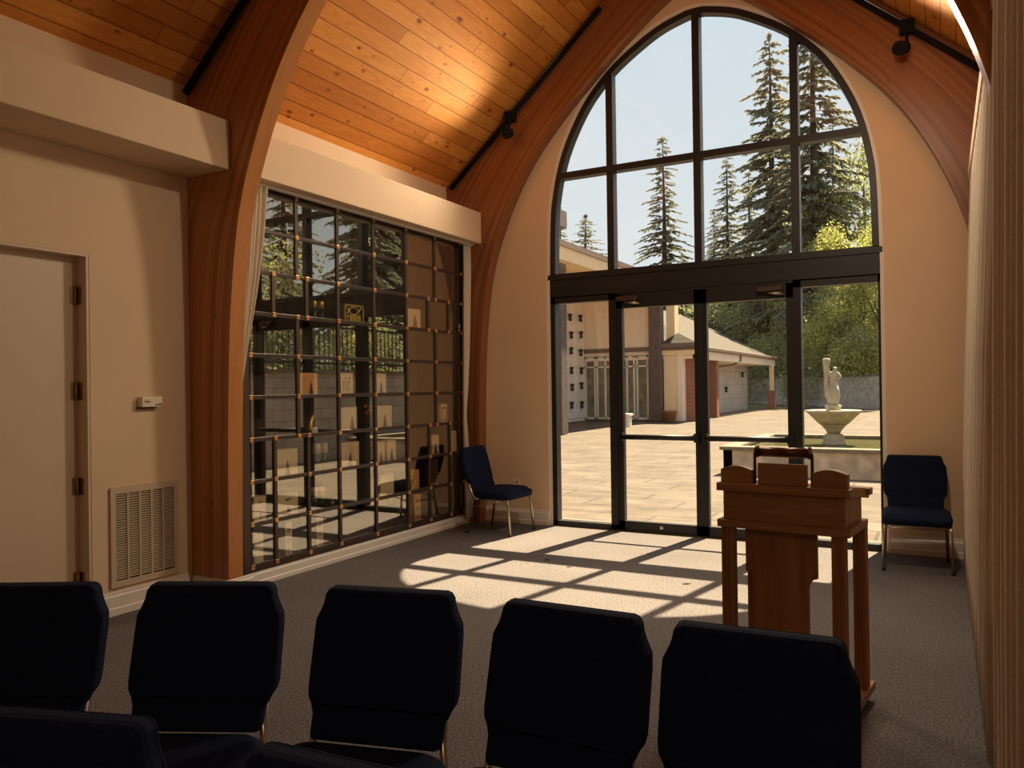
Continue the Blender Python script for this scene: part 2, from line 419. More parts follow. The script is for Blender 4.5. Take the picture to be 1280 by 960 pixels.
# outside
M['plaza'] = brick_mat('stamped_paving', (.124, .102, .084), (.104, .085, .069), (.064, .051, .042), 1.1, .55, .016, 'XY', .9, nscale=1.1, nv=.25, bump=.35)
def add_streaks(m, sc_, lo, hi):
    nt = m.node_tree
    b = [n for n in nt.nodes if n.type == 'BSDF_PRINCIPLED'][0]
    src = b.inputs['Base Color'].links[0].from_socket
    n = nd(nt, 'ShaderNodeTexNoise', i_Scale=1.0, i_Detail=5.0, i_Roughness=.7); nt.links.new(coords(nt, 'Object', sc_), n.inputs['Vector'])
    r = ramp(nt, [(.36, (lo,)*3), (.5, (1, 1, 1)), (.66, (hi,)*3)]); nt.links.new(n.outputs[0], r.inputs[0])
    mm = nd(nt, 'ShaderNodeMix', data_type='RGBA', blend_type='MULTIPLY'); mm.inputs[0].default_value = 1.0
    nt.links.new(src, mm.inputs[6]); nt.links.new(r.outputs[0], mm.inputs[7]); nt.links.new(mm.outputs[2], b.inputs['Base Color'])
add_streaks(M['plaza'], (1.6, 5.0, 1.0), .72, 1.18)
M['stucco'] = simple('tan_stucco', (.88, .66, .40), .9, var=.05, vs=3, bump=.1, bs=60, spec=.2)
M['stuccopale'] = simple('pale_stucco', (.92, .76, .60), .9, var=.05, vs=3, spec=.2)
M['fasciabrown'] = simple('brown_gutter', (.17, .115, .09), .6, var=.08)
M['post'] = simple('dark_stained_column', (.115, .085, .075), .8, var=.3, vs=8)
M['roofmetal'] = brick_mat('standing_seam_roof', (.060, .053, .040), (.056, .049, .038), (.035, .03, .024), .45, 50.0, .03, 'YX', .8, off=0.0, bump=.5, nv=.08)
M['brick'] = brick_mat('red_brick', (.36, .12, .075), (.28, .09, .06), (.30, .22, .17), .22, .075, .011, 'S', .9)
M['crypt'] = simple('pale_crypt_stone', (.90, .80, .72), .35, var=.08, vs=2.5)
M['cryptwarm'] = brick_mat('marble_crypt_wall', (.55, .49, .45), (.50, .45, .42), (.30, .25, .21), .85, .68, .012, 'YZ', .4, off=0.0, nv=.2, nscale=1.5)
M['alu'] = simple('white_aluminium', (.78, .72, .62), .4, var=.03)
M['darkglass'] = simple('interior_view_glass', (.20, .19, .14), .15, var=.5, vs=3)
M['block'] = brick_mat('concrete_block', (.40, .355, .305), (.35, .31, .27), (.25, .215, .185), .42, .205, .012, 'S', .95, nv=.25, nscale=1.2)
M['concrete'] = simple('weathered_concrete', (.42, .36, .285), .9, var=.3, vs=5, bump=.2, bs=30)
M['coping'] = simple('concrete_coping', (.16, .135, .10), .9, var=.1, vs=8)
M['stone'] = simple('fountain_stone', (.34, .305, .23), .85, var=.2, vs=9, bump=.2, bs=40)
M['water'] = simple('still_water', (.105, .095, .045), .12, var=.1, vs=2)
M['terracotta'] = simple('terracotta', (.30, .13, .07), .8, var=.1)
M['grass'] = simple('grass_ground', (.10, .11, .03), .95, var=.3, vs=4)
M['bark'] = simple('bark', (.075, .06, .048), .95, var=.3, vs=9)
M['needles'] = leaf_mat('conifer_needles', (.18, .19, .145), (.33, .335, .24), .5)
M['needles2'] = leaf_mat('conifer_needles_pale', (.215, .225, .17), (.38, .375, .265), .5)
M['leaves'] = leaf_mat('broad_leaves', (.22, .245, .13), (.48, .49, .22), .55)
M['leavesyellow'] = leaf_mat('yellow_green_leaves', (.27, .29, .12), (.58, .57, .17), .55)
M['leavesdark'] = leaf_mat('dusky_leaves', (.16, .18, .11), (.34, .35, .18), .5, (.56, .58, .22))
M['iron'] = simple('black_iron', (.012, .012, .012), .5, var=.1)
M['grey'] = simple('grey_metal', (.13, .115, .105), .6, var=.05)

# ------------------------------------------------------------------ camera
cam = bpy.data.cameras.new('camera'); cam.sensor_width = 36.0; cam.lens = 984.993 / 1280 * 36.0
co = bpy.data.objects.new('camera', cam); link(co)
yaw, pit, rol = R(28.6503), R(.22), R(-.7826)
fw = Vector((-math.sin(yaw)*math.cos(pit), math.cos(yaw)*math.cos(pit), math.sin(pit)))
rt = Vector((math.cos(yaw), math.sin(yaw), 0)); up = rt.cross(fw)
r2 = math.cos(rol)*rt + math.sin(rol)*up; u2 = -math.sin(rol)*rt + math.cos(rol)*up
mat = Matrix((r2, u2, -fw)).transposed().to_4x4(); mat.translation = (0, 0, 1.4033)
co.matrix_world = mat
cam.clip_start = .05; cam.clip_end = 500
sc.camera = co

# ------------------------------------------------------------------ constants of the room
WL, WR = -4.6, 0.70          # side walls
XC = -1.955                  # ridge / window centre
YB = 7.16                    # inner face of gable wall
YF = 7.183                   # front face of window frame
YR = -4.0                    # rear wall
EAVE, SL = 3.53, .87
RIDGE = EAVE + SL*(XC-WL)

# ------------------------------------------------------------------ shell
MB().box(WL-.6, WR+.2, YR, 7.36, -.12, 0).build('floor', M['carpet'], kind='structure')

def ceiling_half(sgn, name):
    # underside plane with UV in metres; slab 0.1 thick
    me = bpy.data.meshes.new(name)
    xe = WL-.25 if sgn < 0 else 2*XC-WL+.25
    ze = EAVE - SL*.25
    y0, y1 = YR, 7.36
    vs = [(xe, y0, ze), (xe, y1, ze), (XC, y1, RIDGE), (XC, y0, RIDGE)]
    top = [(x, y, z+.14) for x, y, z in vs]
    me.from_pydata(vs+top, [], [(0,1,2,3), (7,6,5,4), (0,4,5,1), (1,5,6,2), (2,6,7,3), (3,7,4,0)])
    uvl = me.uv_layers.new(name='UVMap')
    for l in me.loops:
        v = me.vertices[l.vertex_index].co
        uvl.data[l.index].uv = (v.y, abs(v.x-xe)*math.sqrt(1+SL*SL))
    me.materials.append(M['planks'])
    o = bpy.data.objects.new(name, me); link(o); o['kind'] = 'structure'
ceiling_half(-1, 'ceiling')
ceiling_half(1, 'ceiling_right')

# left wall with a recessed door opening and the niche bay left open behind the glass
mb = MB()
DY0, DY1, DZ = 2.06, 3.01, 2.255
mb.box(WL-.1, WL, YR, DY0, 0, EAVE+.2)
mb.box(WL-.1, WL, DY1, 3.9, 0, EAVE+.2)
mb.box(WL-.1, WL, DY0, DY1, DZ, EAVE+.2)
mb.box(WL-.1, WL, 3.9, 7.0, 2.95, EAVE+.2)
mb.box(WL-.1, WL, 7.0, 7.36, 0, EAVE+.2)
mb.box(WL-.3, WL-.22, 3.6, 7.3, 0, EAVE)
mb.box(WL-.32, WL-.22, DY0-.4, DY1+.4, 0, DZ+.4)
mb.build('wall_left', M['wall'], kind='structure')
MB().box(WR, WR+.1, YR, 7.36, 0, EAVE+.3).build('wall_right', M['wall'], kind='structure')

# gable wall with the pointed-arch opening
def win_outline(off=0.0, n=14, zb=0.0):
    """pointed arch outline; measured half (left), mirrored. off shrinks it inwards"""
    half = [(-1.545, 2.40), (-1.530, 3.05), (-1.498, 3.34), (-1.435, 3.62), (-1.345, 3.86), (-1.20, 4.13), (-1.045, 4.335), (-.80, 4.56), (-.42, 4.79), (-.13, 4.885), (0, 4.90)]
    # smooth: sample Catmull-Rom
    pts = []
    P = [half[0]] + half + [half[-1]]
    for i in range(1, len(P)-2):
        for k in range(4):
            t = k/4
            a, b, c, d = P[i-1], P[i], P[i+1], P[i+2]
            pts.append(tuple(.5*((2*b[j]) + (-a[j]+c[j])*t + (2*a[j]-5*b[j]+4*c[j]-d[j])*t*t + (-a[j]+3*b[j]-3*c[j]+d[j])*t**3) for j in (0, 1)))
    pts.append(half[-1])
    lo = [(-1.545, zb)] + pts
    if off:
        res = []
        for i, p in enumerate(lo):
            a = lo[max(0, i-1)]; b = lo[min(len(lo)-1, i+1)]
            tx, tz = b[0]-a[0], b[1]-a[1]
            l = math.hypot(tx, tz) or 1
            nx, nz = tz/l, -tx/l
            if i == len(lo)-1: nx, nz = 0, -1
            if i == 0: nx, nz = 1, 0
            res.append((min(0, p[0]+nx*off), p[1]+nz*off))
        lo = res
    full = lo + [(-x, z) for x, z in reversed(lo[:-1])]
    return [(XC+x, z) for x, z in full]

def strip_between(mb, A, B, y0, y1):
    n = len(A)
    vs = [(x, y0, z) for x, z in A] + [(x, y0, z) for x, z in B] + [(x, y1, z) for x, z in A] + [(x, y1, z) for x, z in B]
    fs = []
    for i in range(n-1):
        fs += [(i, i+1, n+i+1, n+i), (2*n+i, 3*n+i, 3*n+i+1, 2*n+i+1), (n+i, n+i+1, 3*n+i+1, 3*n+i), (i, 2*n+i, 2*n+i+1, i+1)]
    fs += [(0, n, 3*n, 2*n), (n-1, 3*n-1, 4*n-1, 2*n-1)]
    mb.add(vs, fs)

inner = win_outline()
outer = []
for (x, z) in inner:   # project outwards to the gable edge
    if z <= 2.4:
        outer.append((WL-.2 if x < XC else 2*XC-WL+.2, z))
    else:
        d = Vector((x-XC, z-2.4)); 
        # ray from (XC, 2.4) to roof
        best = 1e9
        dx, dz = abs(d.x), d.y
        t = (RIDGE+.05-2.4)/(dz + SL*dx) if dz+SL*dx > 0 else 1e9
        t2 = (XC-WL+.2)/dx if dx > 1e-6 else 1e9
        t = min(t, t2)
        outer.append((XC+d.x*t, 2.4+d.y*t))
mb = MB(); strip_between(mb, outer, inner, YB, YB+.2)
mb.build('wall_back', M['wall'], kind='structure')
# slim cream bead around the opening
mb = MB(); strip_between(mb, win_outline(0), win_outline(.03), YB+.012, YB+.03)
mb.build('trim_1', M['trimwhite'], kind='structure')

# rear wall
MB().box(WL-.1, WR+.1, YR-.1, YR, 0, RIDGE+.1).build('wall_rear', M['wall'], kind='structure')

# ------------------------------------------------------------------ glulam arches
HALF_IN = [(-2.285, 0.0), (-2.275, .9), (-2.262, 1.45), (-2.235, 1.95), (-2.172, 2.45), (-2.10, 2.75), (-2.00, 3.02), (-1.888, 3.265), (-1.733, 3.54), (-1.527, 3.82), (-1.22, 4.145), (-.83, 4.50), (-.58, 4.71), (-.30, 4.92), (0, 5.10)]
def arch(name, y0, y1, mt):
    P = [HALF_IN[0]] + HALF_IN + [HALF_IN[-1]]
    ins = []
    for i in range(1, len(P)-2):
        for k in range(6):
            t = k/6
            a, b, c, d = P[i-1], P[i], P[i+1], P[i+2]
            ins.append(tuple(.5*((2*b[j]) + (-a[j]+c[j])*t + (2*a[j]-5*b[j]+4*c[j]-d[j])*t*t + (-a[j]+3*b[j]-3*c[j]+d[j])*t**3) for j in (0, 1)))
    ins.append(HALF_IN[-1])
    outs = []
    hw = XC-WL-.003
    for (x, z) in ins:     # outer edge: the wall up to the eave, then the roof line
        if z < 2.3: outs.append((-hw, z))
        else:
            # from eave corner to ridge, parametrised
            f = (z-2.3)/(5.10-2.3)
            if f < .12: outs.append((-hw, 2.3+(EAVE-.01-2.3)*f/.12))
            else:
                g = (f-.12)/.88
                outs.append((-hw*(1-g), EAVE-.01+(RIDGE-EAVE)*g))
    root = None
    for sg in (1, -1):
        me = bpy.data.meshes.new('arch_half')
        n = len(ins); vs = []; uvs = []
        s = 0; L = [0]
        for i in range(1, n):
            s += math.hypot(ins[i][0]-ins[i-1][0], ins[i][1]-ins[i-1][1]); L.append(s)
        for y in (y0, y1):
            for i in range(n): vs.append((XC+sg*ins[i][0], y, ins[i][1]))
            for i in range(n): vs.append((XC+sg*outs[i][0], y, outs[i][1]))
        fs = []; fuv = []
        dep = [math.hypot(outs[i][0]-ins[i][0], outs[i][1]-ins[i][1]) for i in range(n)]
        t = y1-y0
        for i in range(n-1):
            a, b = i, i+1
            fs.append((a, b, n+b, n+a)); fuv.append(((L[a], 0), (L[b], 0), (L[b], dep[b]), (L[a], dep[a])))
            fs.append((2*n+a, 3*n+a, 3*n+b, 2*n+b)); fuv.append(((L[a], 0), (L[a], dep[a]), (L[b], dep[b]), (L[b], 0)))
            fs.append((a, 2*n+a, 2*n+b, b)); fuv.append(((L[a], .005), (L[a], .005+t*.25), (L[b], .005+t*.25), (L[b], .005)))
            fs.append((n+a, n+b, 3*n+b, 3*n+a)); fuv.append(((L[a], 0), (L[b], 0), (L[b], t), (L[a], t)))
        fs.append((0, n, 3*n, 2*n)); fuv.append(((0,0),)*4)
        fs.append((n-1, 3*n-1, 4*n-1, 2*n-1)); fuv.append(((0,0),)*4)
        me.from_pydata(vs, [], fs)
        uvl = me.uv_layers.new(name='UVMap')
        for p, q in zip(me.polygons, fuv):
            for li, w in zip(p.loop_indices, q): uvl.data[li].uv = w
        bm = bmesh.new(); bm.from_mesh(me); bmesh.ops.recalc_face_normals(bm, faces=bm.faces); bm.to_mesh(me); bm.free()
        me.materials.append(mt)
        o = bpy.data.objects.new('arch_half', me); link(o)
        if root is None:
            root = empty(name, (XC, y0, 0))
        o.parent = root; o.matrix_parent_inverse = Matrix.Translation((-XC, -y0, 0))
    return root
a1 = arch('timber_arch', 3.74, 3.865, M['glulam'])
tag(a1, 'laminated timber arch rising in front of the niche wall nearer the chairs', 'arch', 'laminated timber arches')
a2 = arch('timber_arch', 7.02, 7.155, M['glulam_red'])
tag(a2, 'laminated timber arch framing the tall window against the end wall', 'arch', 'laminated timber arches')

# ------------------------------------------------------------------ valances, baseboards
mb = MB(); mb.box(WL+.002, -4.172, YR+.05, 3.735, 2.885, 3.215)
mb.build('trim_2', M['wall'], kind='structure', bevel=.006)
mb = MB(); mb.box(WL+.002, -4.172, 3.87, 7.018, 2.893, 3.215)
mb.build('trim_3', M['wall'], kind='structure', bevel=.006)
# curtain track under the valance
mb = MB(); mb.box(-4.30, -4.255, 3.88, 7.0, 2.872, 2.892)
mb.build('trim_4', M['trimwhite'], kind='structure', bevel=.004)

def base_run(name, pts, nrm, h=.145, t=.018):
    """baseboard with a stepped top; pts on the wall line, nrm outward normal"""
    mb = MB()
    (xa, ya), (xb, yb) = pts
    def pr(d, z): return None
    prof = [(0, 0), (t*1.15, 0), (t*1.15, h*.28), (t*.8, h*.34), (t*.8, h*.80), (t*.45, h*.88), (t*.45, h*.96), (0, h)]
    vs = []
    for (x, y) in pts:
        for d, z in prof: vs.append((x+nrm[0]*d, y+nrm[1]*d, z))
    n = len(prof)
    fs = [tuple(range(n)), tuple(range(2*n-1, n-1, -1))] + [(i, (i+1) % n, n+(i+1) % n, n+i) for i in range(n)]
    mb.add(vs, fs)
    return mb.build(name, M['trimwhite'], kind='structure')
base_run('baseboard_left', [(WL, DY1), (WL, 3.722)], (1, 0))
base_run('baseboard_left_column', [(WL+.02, 3.74), (-4.215, 3.74)], (0, -1), .128)
base_run('baseboard_left_column_side', [(-4.24, 3.722), (-4.24, 3.95)], (1, 0), .128)
base_run('baseboard_left_niches', [(-4.36, 3.955), (-4.36, 7.0)], (1, 0), .098, .02)
base_run('baseboard_back_left', [(-4.24, YB), (XC-1.545, YB)], (0, -1), .152)
base_run('baseboard_back_right', [(XC+1.56, YB), (.32, YB)], (0, -1), .152)
# plinth under the niche wall
MB().box(-4.59, -4.361, 3.96, 6.99, 0, .10).build('trim_5', M['trimwhite'], kind='structure')

# ------------------------------------------------------------------ arched window and glass doors
XL, XR = XC-1.515, XC+1.515
FD = .10     # frame depth
w = MB()
o_out = win_outline(.015, zb=2.53); o_in = win_outline(.085, zb=2.53)
o_out = [(x, z) for x, z in o_out]; 
strip_between(w, o_out, o_in, YF, YF+FD)
w.box(XL-.02, XR+.02, YF, YF+FD, 2.29, 2.534)            # header
w.box(XL-.02, XR+.02, YF-.012, YF, 2.475, 2.525)
w.box(XL-.02, XR+.02, YF-.006, YF, 2.30, 2.46)
for mx in (XC-.855, XC+.0, XC+.855):
    zt = 4.46 if abs(mx-XC) > .1 else 4.85
    w.box(mx-.034, mx+.034, YF-.002, YF+FD, 2.53, zt)
w.box(XL+.02, XR-.02, YF-.001, YF+FD, 3.482, 3.545)
win = w.build('window_1', M['bronze'], kind='structure')
# panes: six lights of the arched part
zin = win_outline(.06, zb=2.5)
def arch_z(x):
    pts = [p for p in zin]
    best = 2.5
    for i in range(len(pts)-1):
        (xa, za), (xb, zb) = pts[i], pts[i+1]
        if min(xa, xb) <= x <= max(xa, xb) and abs(xa-xb) > 1e-6:
            best = max(best, za+(zb-za)*(x-xa)/(xb-xa))
    return best
xs = [XC-1.475, XC-.855, XC, XC+.855, XC+1.475]
for i in range(4):
    x0, x1 = xs[i], xs[i+1]
    for row in range(2):
        mb = MB()
        if row == 0:
            tops = [(x0+(x1-x0)*k/10, min(3.52, arch_z(x0+(x1-x0)*k/10))) for k in range(11)]; zb = 2.52
        else:
            tops = [(x0+(x1-x0)*k/10, arch_z(x0+(x1-x0)*k/10)) for k in range(11)]; zb = 3.52
        tops = [(x, max(z, zb+.002)) for x, z in tops]
        poly = [(x0, zb), (x1, zb)] + list(reversed(tops))
        mb.prism(poly, lambda a, b, d: (a, d, b), YF+.055, YF+.061)
        mb.build('window_pane', M['glass'], win)
# sidelights and door frames
def side_light(n, x0, x1, jl, jr, label=None):
    mb = MB()
    mb.box(x0, x0+jl, YF, YF+FD, 0, 2.30); mb.box(x1-jr, x1, YF, YF+FD, 0, 2.30)
    mb.box(x0, x1, YF, YF+FD, 0, .055); mb.box(x0, x1, YF, YF+FD, 2.235, 2.30)
    o = mb.build('window_%d' % n, M['bronze'], kind='structure')
    MB().box(x0+jl-.005, x1-jr+.005, YF+.055, YF+.061, .05, 2.24).build('window_pane', M['glass'], o)
side_light(2, XL-.015, -2.765, .065, .078)
side_light(3, -1.13, XR+.015, .063, .035)
def leaf(n, x0, x1, sl, sr, closer):
    mb = MB()
    y0, y1 = YF+.012, YF+.075
    mb.box(x0, x0+sl, y0, y1, .008, 2.28); mb.box(x1-sr, x1, y0, y1, .008, 2.28)
    mb.box(x0, x1, y0, y1, .008, .098); mb.box(x0, x1, y0, y1, 2.15, 2.285)
    o = mb.build('door_%d' % n, M['bronze'], kind='structure')
    MB().box(x0+sl-.005, x1-sr+.005, YF+.045, YF+.051, .09, 2.16).build('door_pane', M['glass'], o)
    r = MB(); r.tube([(x0+.03, y0-.035, .91), (x1-.03, y0-.035, .91)], .026, 10)
    r.box(x0+.01, x0+.06, y0-.05, y0, .87, .95); r.box(x1-.06, x1-.01, y0-.05, y0, .87, .95)
    r.build('push_bar', M['bronze'], o)
    k = MB(); k.box(closer-.105, closer+.105, y0-.065, y0-.004, 2.215, 2.258); b = k.build('door_closer', M['bronze2'], o, bevel=.008)
    k = MB(); k.tube([(closer+.02, y0-.04, 2.215), (closer+.03, y0-.04, 2.19), (closer+.12, y0-.03, 2.185)], .008, 8); k.tube([(closer-.02, y0-.04, 2.2), (closer+.1, y0-.045, 2.195)], .009, 8)
    k.build('closer_arm', M['chrome'], b)
    if n == 1:
        k = MB(); k.lathe([(.022, 0), (.022, .008), (.012, .01)], n=14)
        q = k.build('door_lock', M['chrome'], o); q.rotation_euler = (R(90), 0, 0); q.location = (x0+.42, y0, .055)
leaf(1, -2.765, -1.952, .055, .055, -2.645)
leaf(2, -1.945, -1.13, .055, .06, -1.32)
MB().box(XL, XR, YF-.005, YF+.12, 0.001, .010).build('trim_6', M['bronze2'], kind='structure')   # threshold

# ------------------------------------------------------------------ painted door on the left
mb = MB(); mb.box(WL-.14, WL-.1, DY0+.02, DY1-.012, .01, DZ-.01)
dr = mb.build('door_3', M['door'], kind='structure', bevel=.003)
fr = MB(); fr.box(WL-.1, WL-.003, DY1-.018, DY1+.001, 0, DZ); fr.box(WL-.1, WL-.003, DY0-.001, DY0+.018, 0, DZ); fr.box(WL-.1, WL-.003, DY0+.018, DY1-.018, DZ-.015, DZ+.001)
fr.build('door_frame', M['door'], dr)
for z0, z1 in ((1.95, 2.06), (1.36, 1.47), (.775, .88), (.19, .30)):
    h = MB(); h.tube([(WL-.088, DY1-.034, z0), (WL-.088, DY1-.034, z1)], .009, 10)
    h.box(WL-.1, WL-.096, DY1-.06, DY1-.018, z0, z1)
    h.box(WL-.098, WL-.05, DY1-.0215, DY1-.018, z0, z1)
    h.build('hinge', M['brass'], dr)

# thermostat-like sensor, outlets, return-air grille
t = empty('wall_thermostat', (WL, 3.405, 1.337), 0, 'small ivory thermostat box on the wall between door and timber arch', 'thermostat')
MB().box(0.0005, .052, -.075, .075, -.032, .034).build('case', M['plastic'], t, bevel=.004)
MB().box(.004, .02, -.085, .04, -.042, -.033).build('base_plate', M['lampbrown'], t)
k = MB(); k.box(.052, .0535, -.058, -.016, -.002, .006); k.box(.052, .0535, -.058, -.03, .012, .015); k.build('display_mark', M['motif'], t)
k = MB(); k.box(.052, .055, .022, .034, -.022, -.012); k.box(.052, .055, .042, .052, -.022, -.012); k.box(.052, .055, .056, .066, -.022, -.012); k.build('button', M['motif'], t)

g = empty('air_grille', (WL, 3.375, .485), 0, 'large louvred return air grille low on the left wall', 'vent')
k = MB()
y0, y1, z0, z1 = -.25, .25, -.315, .315
k.box(.001, .016, y0, y0+.035, z0, z1); k.box(.001, .016, y1-.035, y1, z0, z1); k.box(.001, .016, y0+.035, y1-.035, z0, z0+.04); k.box(.001, .016, y0+.035, y1-.035, z1-.04, z1)
k.build('frame', M['vent'], g)
k = MB()
for i in range(1, 5):
    yy = y0+.035+i*(y1-y0-.07)/5
    k.box(.006, .014, yy-.006, yy+.006, z0+.04, z1-.04)
k.build('mullion', M['vent'], g)
k = MB()
nl = 36
for i in range(nl):
    zz = z0+.045+(i+.5)*(z1-z0-.09)/nl
    k.add([(.002, y0+.03, zz+.005), (.002, y1-.03, zz+.005), (.012, y1-.03, zz-.001), (.012, y0+.03, zz-.001), (.002, y0+.03, zz+.007), (.002, y1-.03, zz+.007), (.012, y1-.03, zz+.002), (.012, y0+.03, zz+.002)],
          [(0,1,2,3), (7,6,5,4), (3,2,6,7), (0,4,5,1), (0,3,7,4), (1,5,6,2)])
k.build('louver', M['vent'], g)
MB().box(.0005, .0015, y0+.02, y1-.02, z0+.02, z1-.02).build('backing', M['ventdark'], g)

def outlet(loc, rz, label):
    t = empty('wall_outlet', loc, rz, label, 'outlet')
    MB().box(-.036, .036, -.007, -.0005, -.057, .057).build('plate', M['plastic'], t, bevel=.003)
    for dz in (-.02, .02):
        MB().box(-.011, .011, -.0085, -.006, dz-.008, dz+.008).build('socket', M['motif'], t)
outlet((-3.87, YB, .40), 0, 'small ivory power outlet on the end wall behind the blue chair')

# ceiling conduits with spotlights
def pt_on_roof(sg, f, y, drop=.03):
    """f: 0 eave .. 1 ridge"""
    x = WL+(XC-WL)*f; z = EAVE+(RIDGE-EAVE)*f - drop
    return (x if sg < 0 else 2*XC-x, y, z)
def conduit(name, sg, y, f0, f1, lampf, label, power=0):
    t = empty(name, (0, 0, 0), 0, label, 'spotlight')
    k = MB()
    k.tube([pt_on_roof(sg, f0, y, .10), pt_on_roof(sg, f1, y, .10)], .024, 8)
    k.build('conduit', M['black'], t)
    if lampf is not None:
        p = Vector(pt_on_roof(sg, lampf, y, .10))
        k = MB(); k.cbox((0, 0, 0), (.11, .07, .11)); b = k.build('junction_box', M['black'], t, bevel=.008); b.location = p
        d = Vector((-sg*.30, -.90, -.30)).normalized(); p = p + Vector((-sg*.0, -.02, -.17))
        MB().tube([p+Vector((0, .02, .17)), p+Vector((0, -.03, 0))], .012, 8).build('stem', M['black'], t)
        MB().tube([p+Vector((0, -.03, 0)), p+d*.05, p+d*.06, p+d*.17], [.02, .02, .05, .055], 16).build('lamp_head', M['black'], t)
        MB().tube([p+d*.172, p+d*.176], [.045, .045], 16).build('lens', M['black'], t)
        l = bpy.data.lights.new('spot_bulb', 'SPOT'); l.energy = power; l.color = (1, .83, .60); l.spot_size = R(160); l.spot_blend = 1.0; l.shadow_soft_size = .3
        lo = bpy.data.objects.new('spot_bulb', l); link(lo, t); lo.location = p+d*.31; lo.rotation_euler = d.to_track_quat('-Z', 'Y').to_euler()
    return t
conduit('track_spotlight', -1, 6.985, .03, .68, .305, 'black conduit and spotlight along the left slope above the end arch', 150)
conduit('track_spotlight', 1, 6.985, .02, .70, .34, 'black conduit and spotlight along the right slope above the end arch', 260)
conduit('ceiling_conduit', -1, 3.70, .015, .9, None, 'black conduit along the near timber arch at upper left')['category'] = 'conduit'

# added third spotlight, out of view: fill for the end wall and niches
t = empty('added_fill_spotlight', (-.28, 3.96, RIDGE+SL*(XC+.28)-.17), 0, 'unseen black spotlight added as fill on the right ceiling slope by the nearer arch', 'spotlight')
MB().cbox((0, 0, .09), (.11, .07, .12)).build('junction_box', M['black'], t, bevel=.008)
MB().tube([(0, 0, .05), (0, 0, -.15)], .012, 8).build('stem', M['black'], t)
d = Vector((-.55, .55, -.65)).normalized(); p = Vector((0, 0, -.15))
MB().tube([p, p+d*.05, p+d*.06, p+d*.17], [.02, .02, .05, .055], 16).build('lamp_head', M['black'], t)
MB().tube([p+d*.172, p+d*.176], [.045, .045], 16).build('lens', M['black'], t)
l = bpy.data.lights.new('spot_bulb', 'SPOT'); l.energy = 110; l.color = (1, .84, .60); l.spot_size = R(165); l.spot_blend = 1.0; l.shadow_soft_size = .07
lo = bpy.data.objects.new('spot_bulb', l); link(lo, t); lo.location = p+d*.31; lo.rotation_euler = d.to_track_quat('-Z', 'Y').to_euler()

# added pendant behind the camera, unseen: brightens the near curtain
t = empty('added_fill_pendant', (.36, -.6, 2.75), 0, 'unseen brass pendant lamp added as fill behind the viewer beside the right wall', 'lamp')
MB().lathe([(.16, 0), (.14, .08), (.05, .16), (.03, .18)], n=24).build('lamp_shade', M['brass'], t)
MB().tube([(0, 0, .16), (0, 0, EAVE+SL*(2*XC-.36-WL)-2.77)], .008, 8).build('cord', M['black'], t)
l = bpy.data.lights.new('fill_bulb', 'POINT'); l.energy = 20; l.color = (1, .80, .56); l.shadow_soft_size = .08
lo = bpy.data.objects.new('fill_bulb', l); link(lo, t); lo.location = (0, 0, -.06)

# ------------------------------------------------------------------ columbarium
A = -4.36
ZR = [2.878-.3048*i for i in range(10)]
CY = [4.0548, 4.2889, 4.5352, 4.6406, 5.0034, 5.4734, 5.9454, 6.296, 6.4187, 6.6518, 6.8874]
cb_ = empty('niche_wall', (A, 5.47, 0), 0, 'tall bronze framed glass niche wall holding urns, along the left side', 'columbarium')
inv = Matrix.Translation((-A, -5.47, 0))
def cpart(mb, name, mat, **kw):
    o = mb.build(name, mat, cb_, **kw); o.matrix_parent_inverse = inv; return o
rows_full = {0: [0,2,4,5,6,8,10], 1: [0,2,4,5,6,8,10], 2: [0,1,3,4,5,6,7,9,10], 3: [0,2,4,5,6,8,10], 4: [0,2,4,5,6,8,10], 5: [0,2,4,5,6,8,10], 6: [0,1,3,4,5,6,7,9,10], 7: [0,1,3,4,5,6,7,9,10], 8: [0,1,3,4,5,6,7,9,10]}
# back, outer posts
cpart(MB().box(-4.60, -4.585, 3.96, 6.99, .10, 2.89), 'back_panel', M['niche'])
cpart(MB().box(-4.585, A-.004, 3.97, 4.02, .10, 2.888), 'side_panel', M['niche'])
cpart(MB().box(-4.585, A-.004, 6.93, 6.985, .10, 2.888), 'side_panel', M['niche'])
cpart(MB().box(A-.03, A+.018, 3.968, 4.036, .10, 2.888), 'end_post', M['bronze2'])
cpart(MB().box(A-.03, A+.012, 6.905, 6.985, .10, 2.888), 'end_post', M['bronze2'])
for i, z in enumerate(ZR):
    if i < 9 and i > 0:
        cpart(MB().box(-4.585, A-.012, 4.02, 6.93, z-.012, z+.004), 'shelf', M['niche'])
    e = MB()
    hgt = .019 if i not in (0, 9) else .026
    e.box(A-.006, A+.010, 4.02, 6.92, z-hgt*.8, z+hgt*.8)
    cpart(e, 'cross_rail', M['rail'], bevel=.006, seg=3)
cpart(MB().box(A-.02, A+.006, 4.0, 6.93, .098, .135), 'bottom_rail', M['bronze2'])
cpart(MB().box(A-.02, A+.006, 4.0, 6.93, 2.86, 2.888), 'top_rail', M['bronze2'])
ros_pts = set()
for r, cs in rows_full.items():
    zt, zb = ZR[r], ZR[r+1]
    for a, b in zip(cs[:-1], cs[1:]):
        cpart(MB().box(A-.004, A, CY[a]+.012, CY[b]-.012, zb+.013, zt-.013), 'glass_pane', M['nicheglass'])
    for c in cs:
        ros_pts.add((c, r)); ros_pts.add((c, r+1))
        if c in (0, 10): continue
        cpart(MB().box(A-.006, A+.011, CY[c]-.016, CY[c]+.016, zb+.012, zt-.012), 'mullion', M['bronze2'], bevel=.003)
        cpart(MB().box(-4.585, A-.012, CY[c]-.006, CY[c]+.006, zb+.004, zt-.012), 'divider', M['niche'])
ros = MB()
ros.prism([(-.017,-.017), (.017,-.017), (.017,.017), (-.017,.017)], lambda a, b, d: (d, a, b), .0, .009)
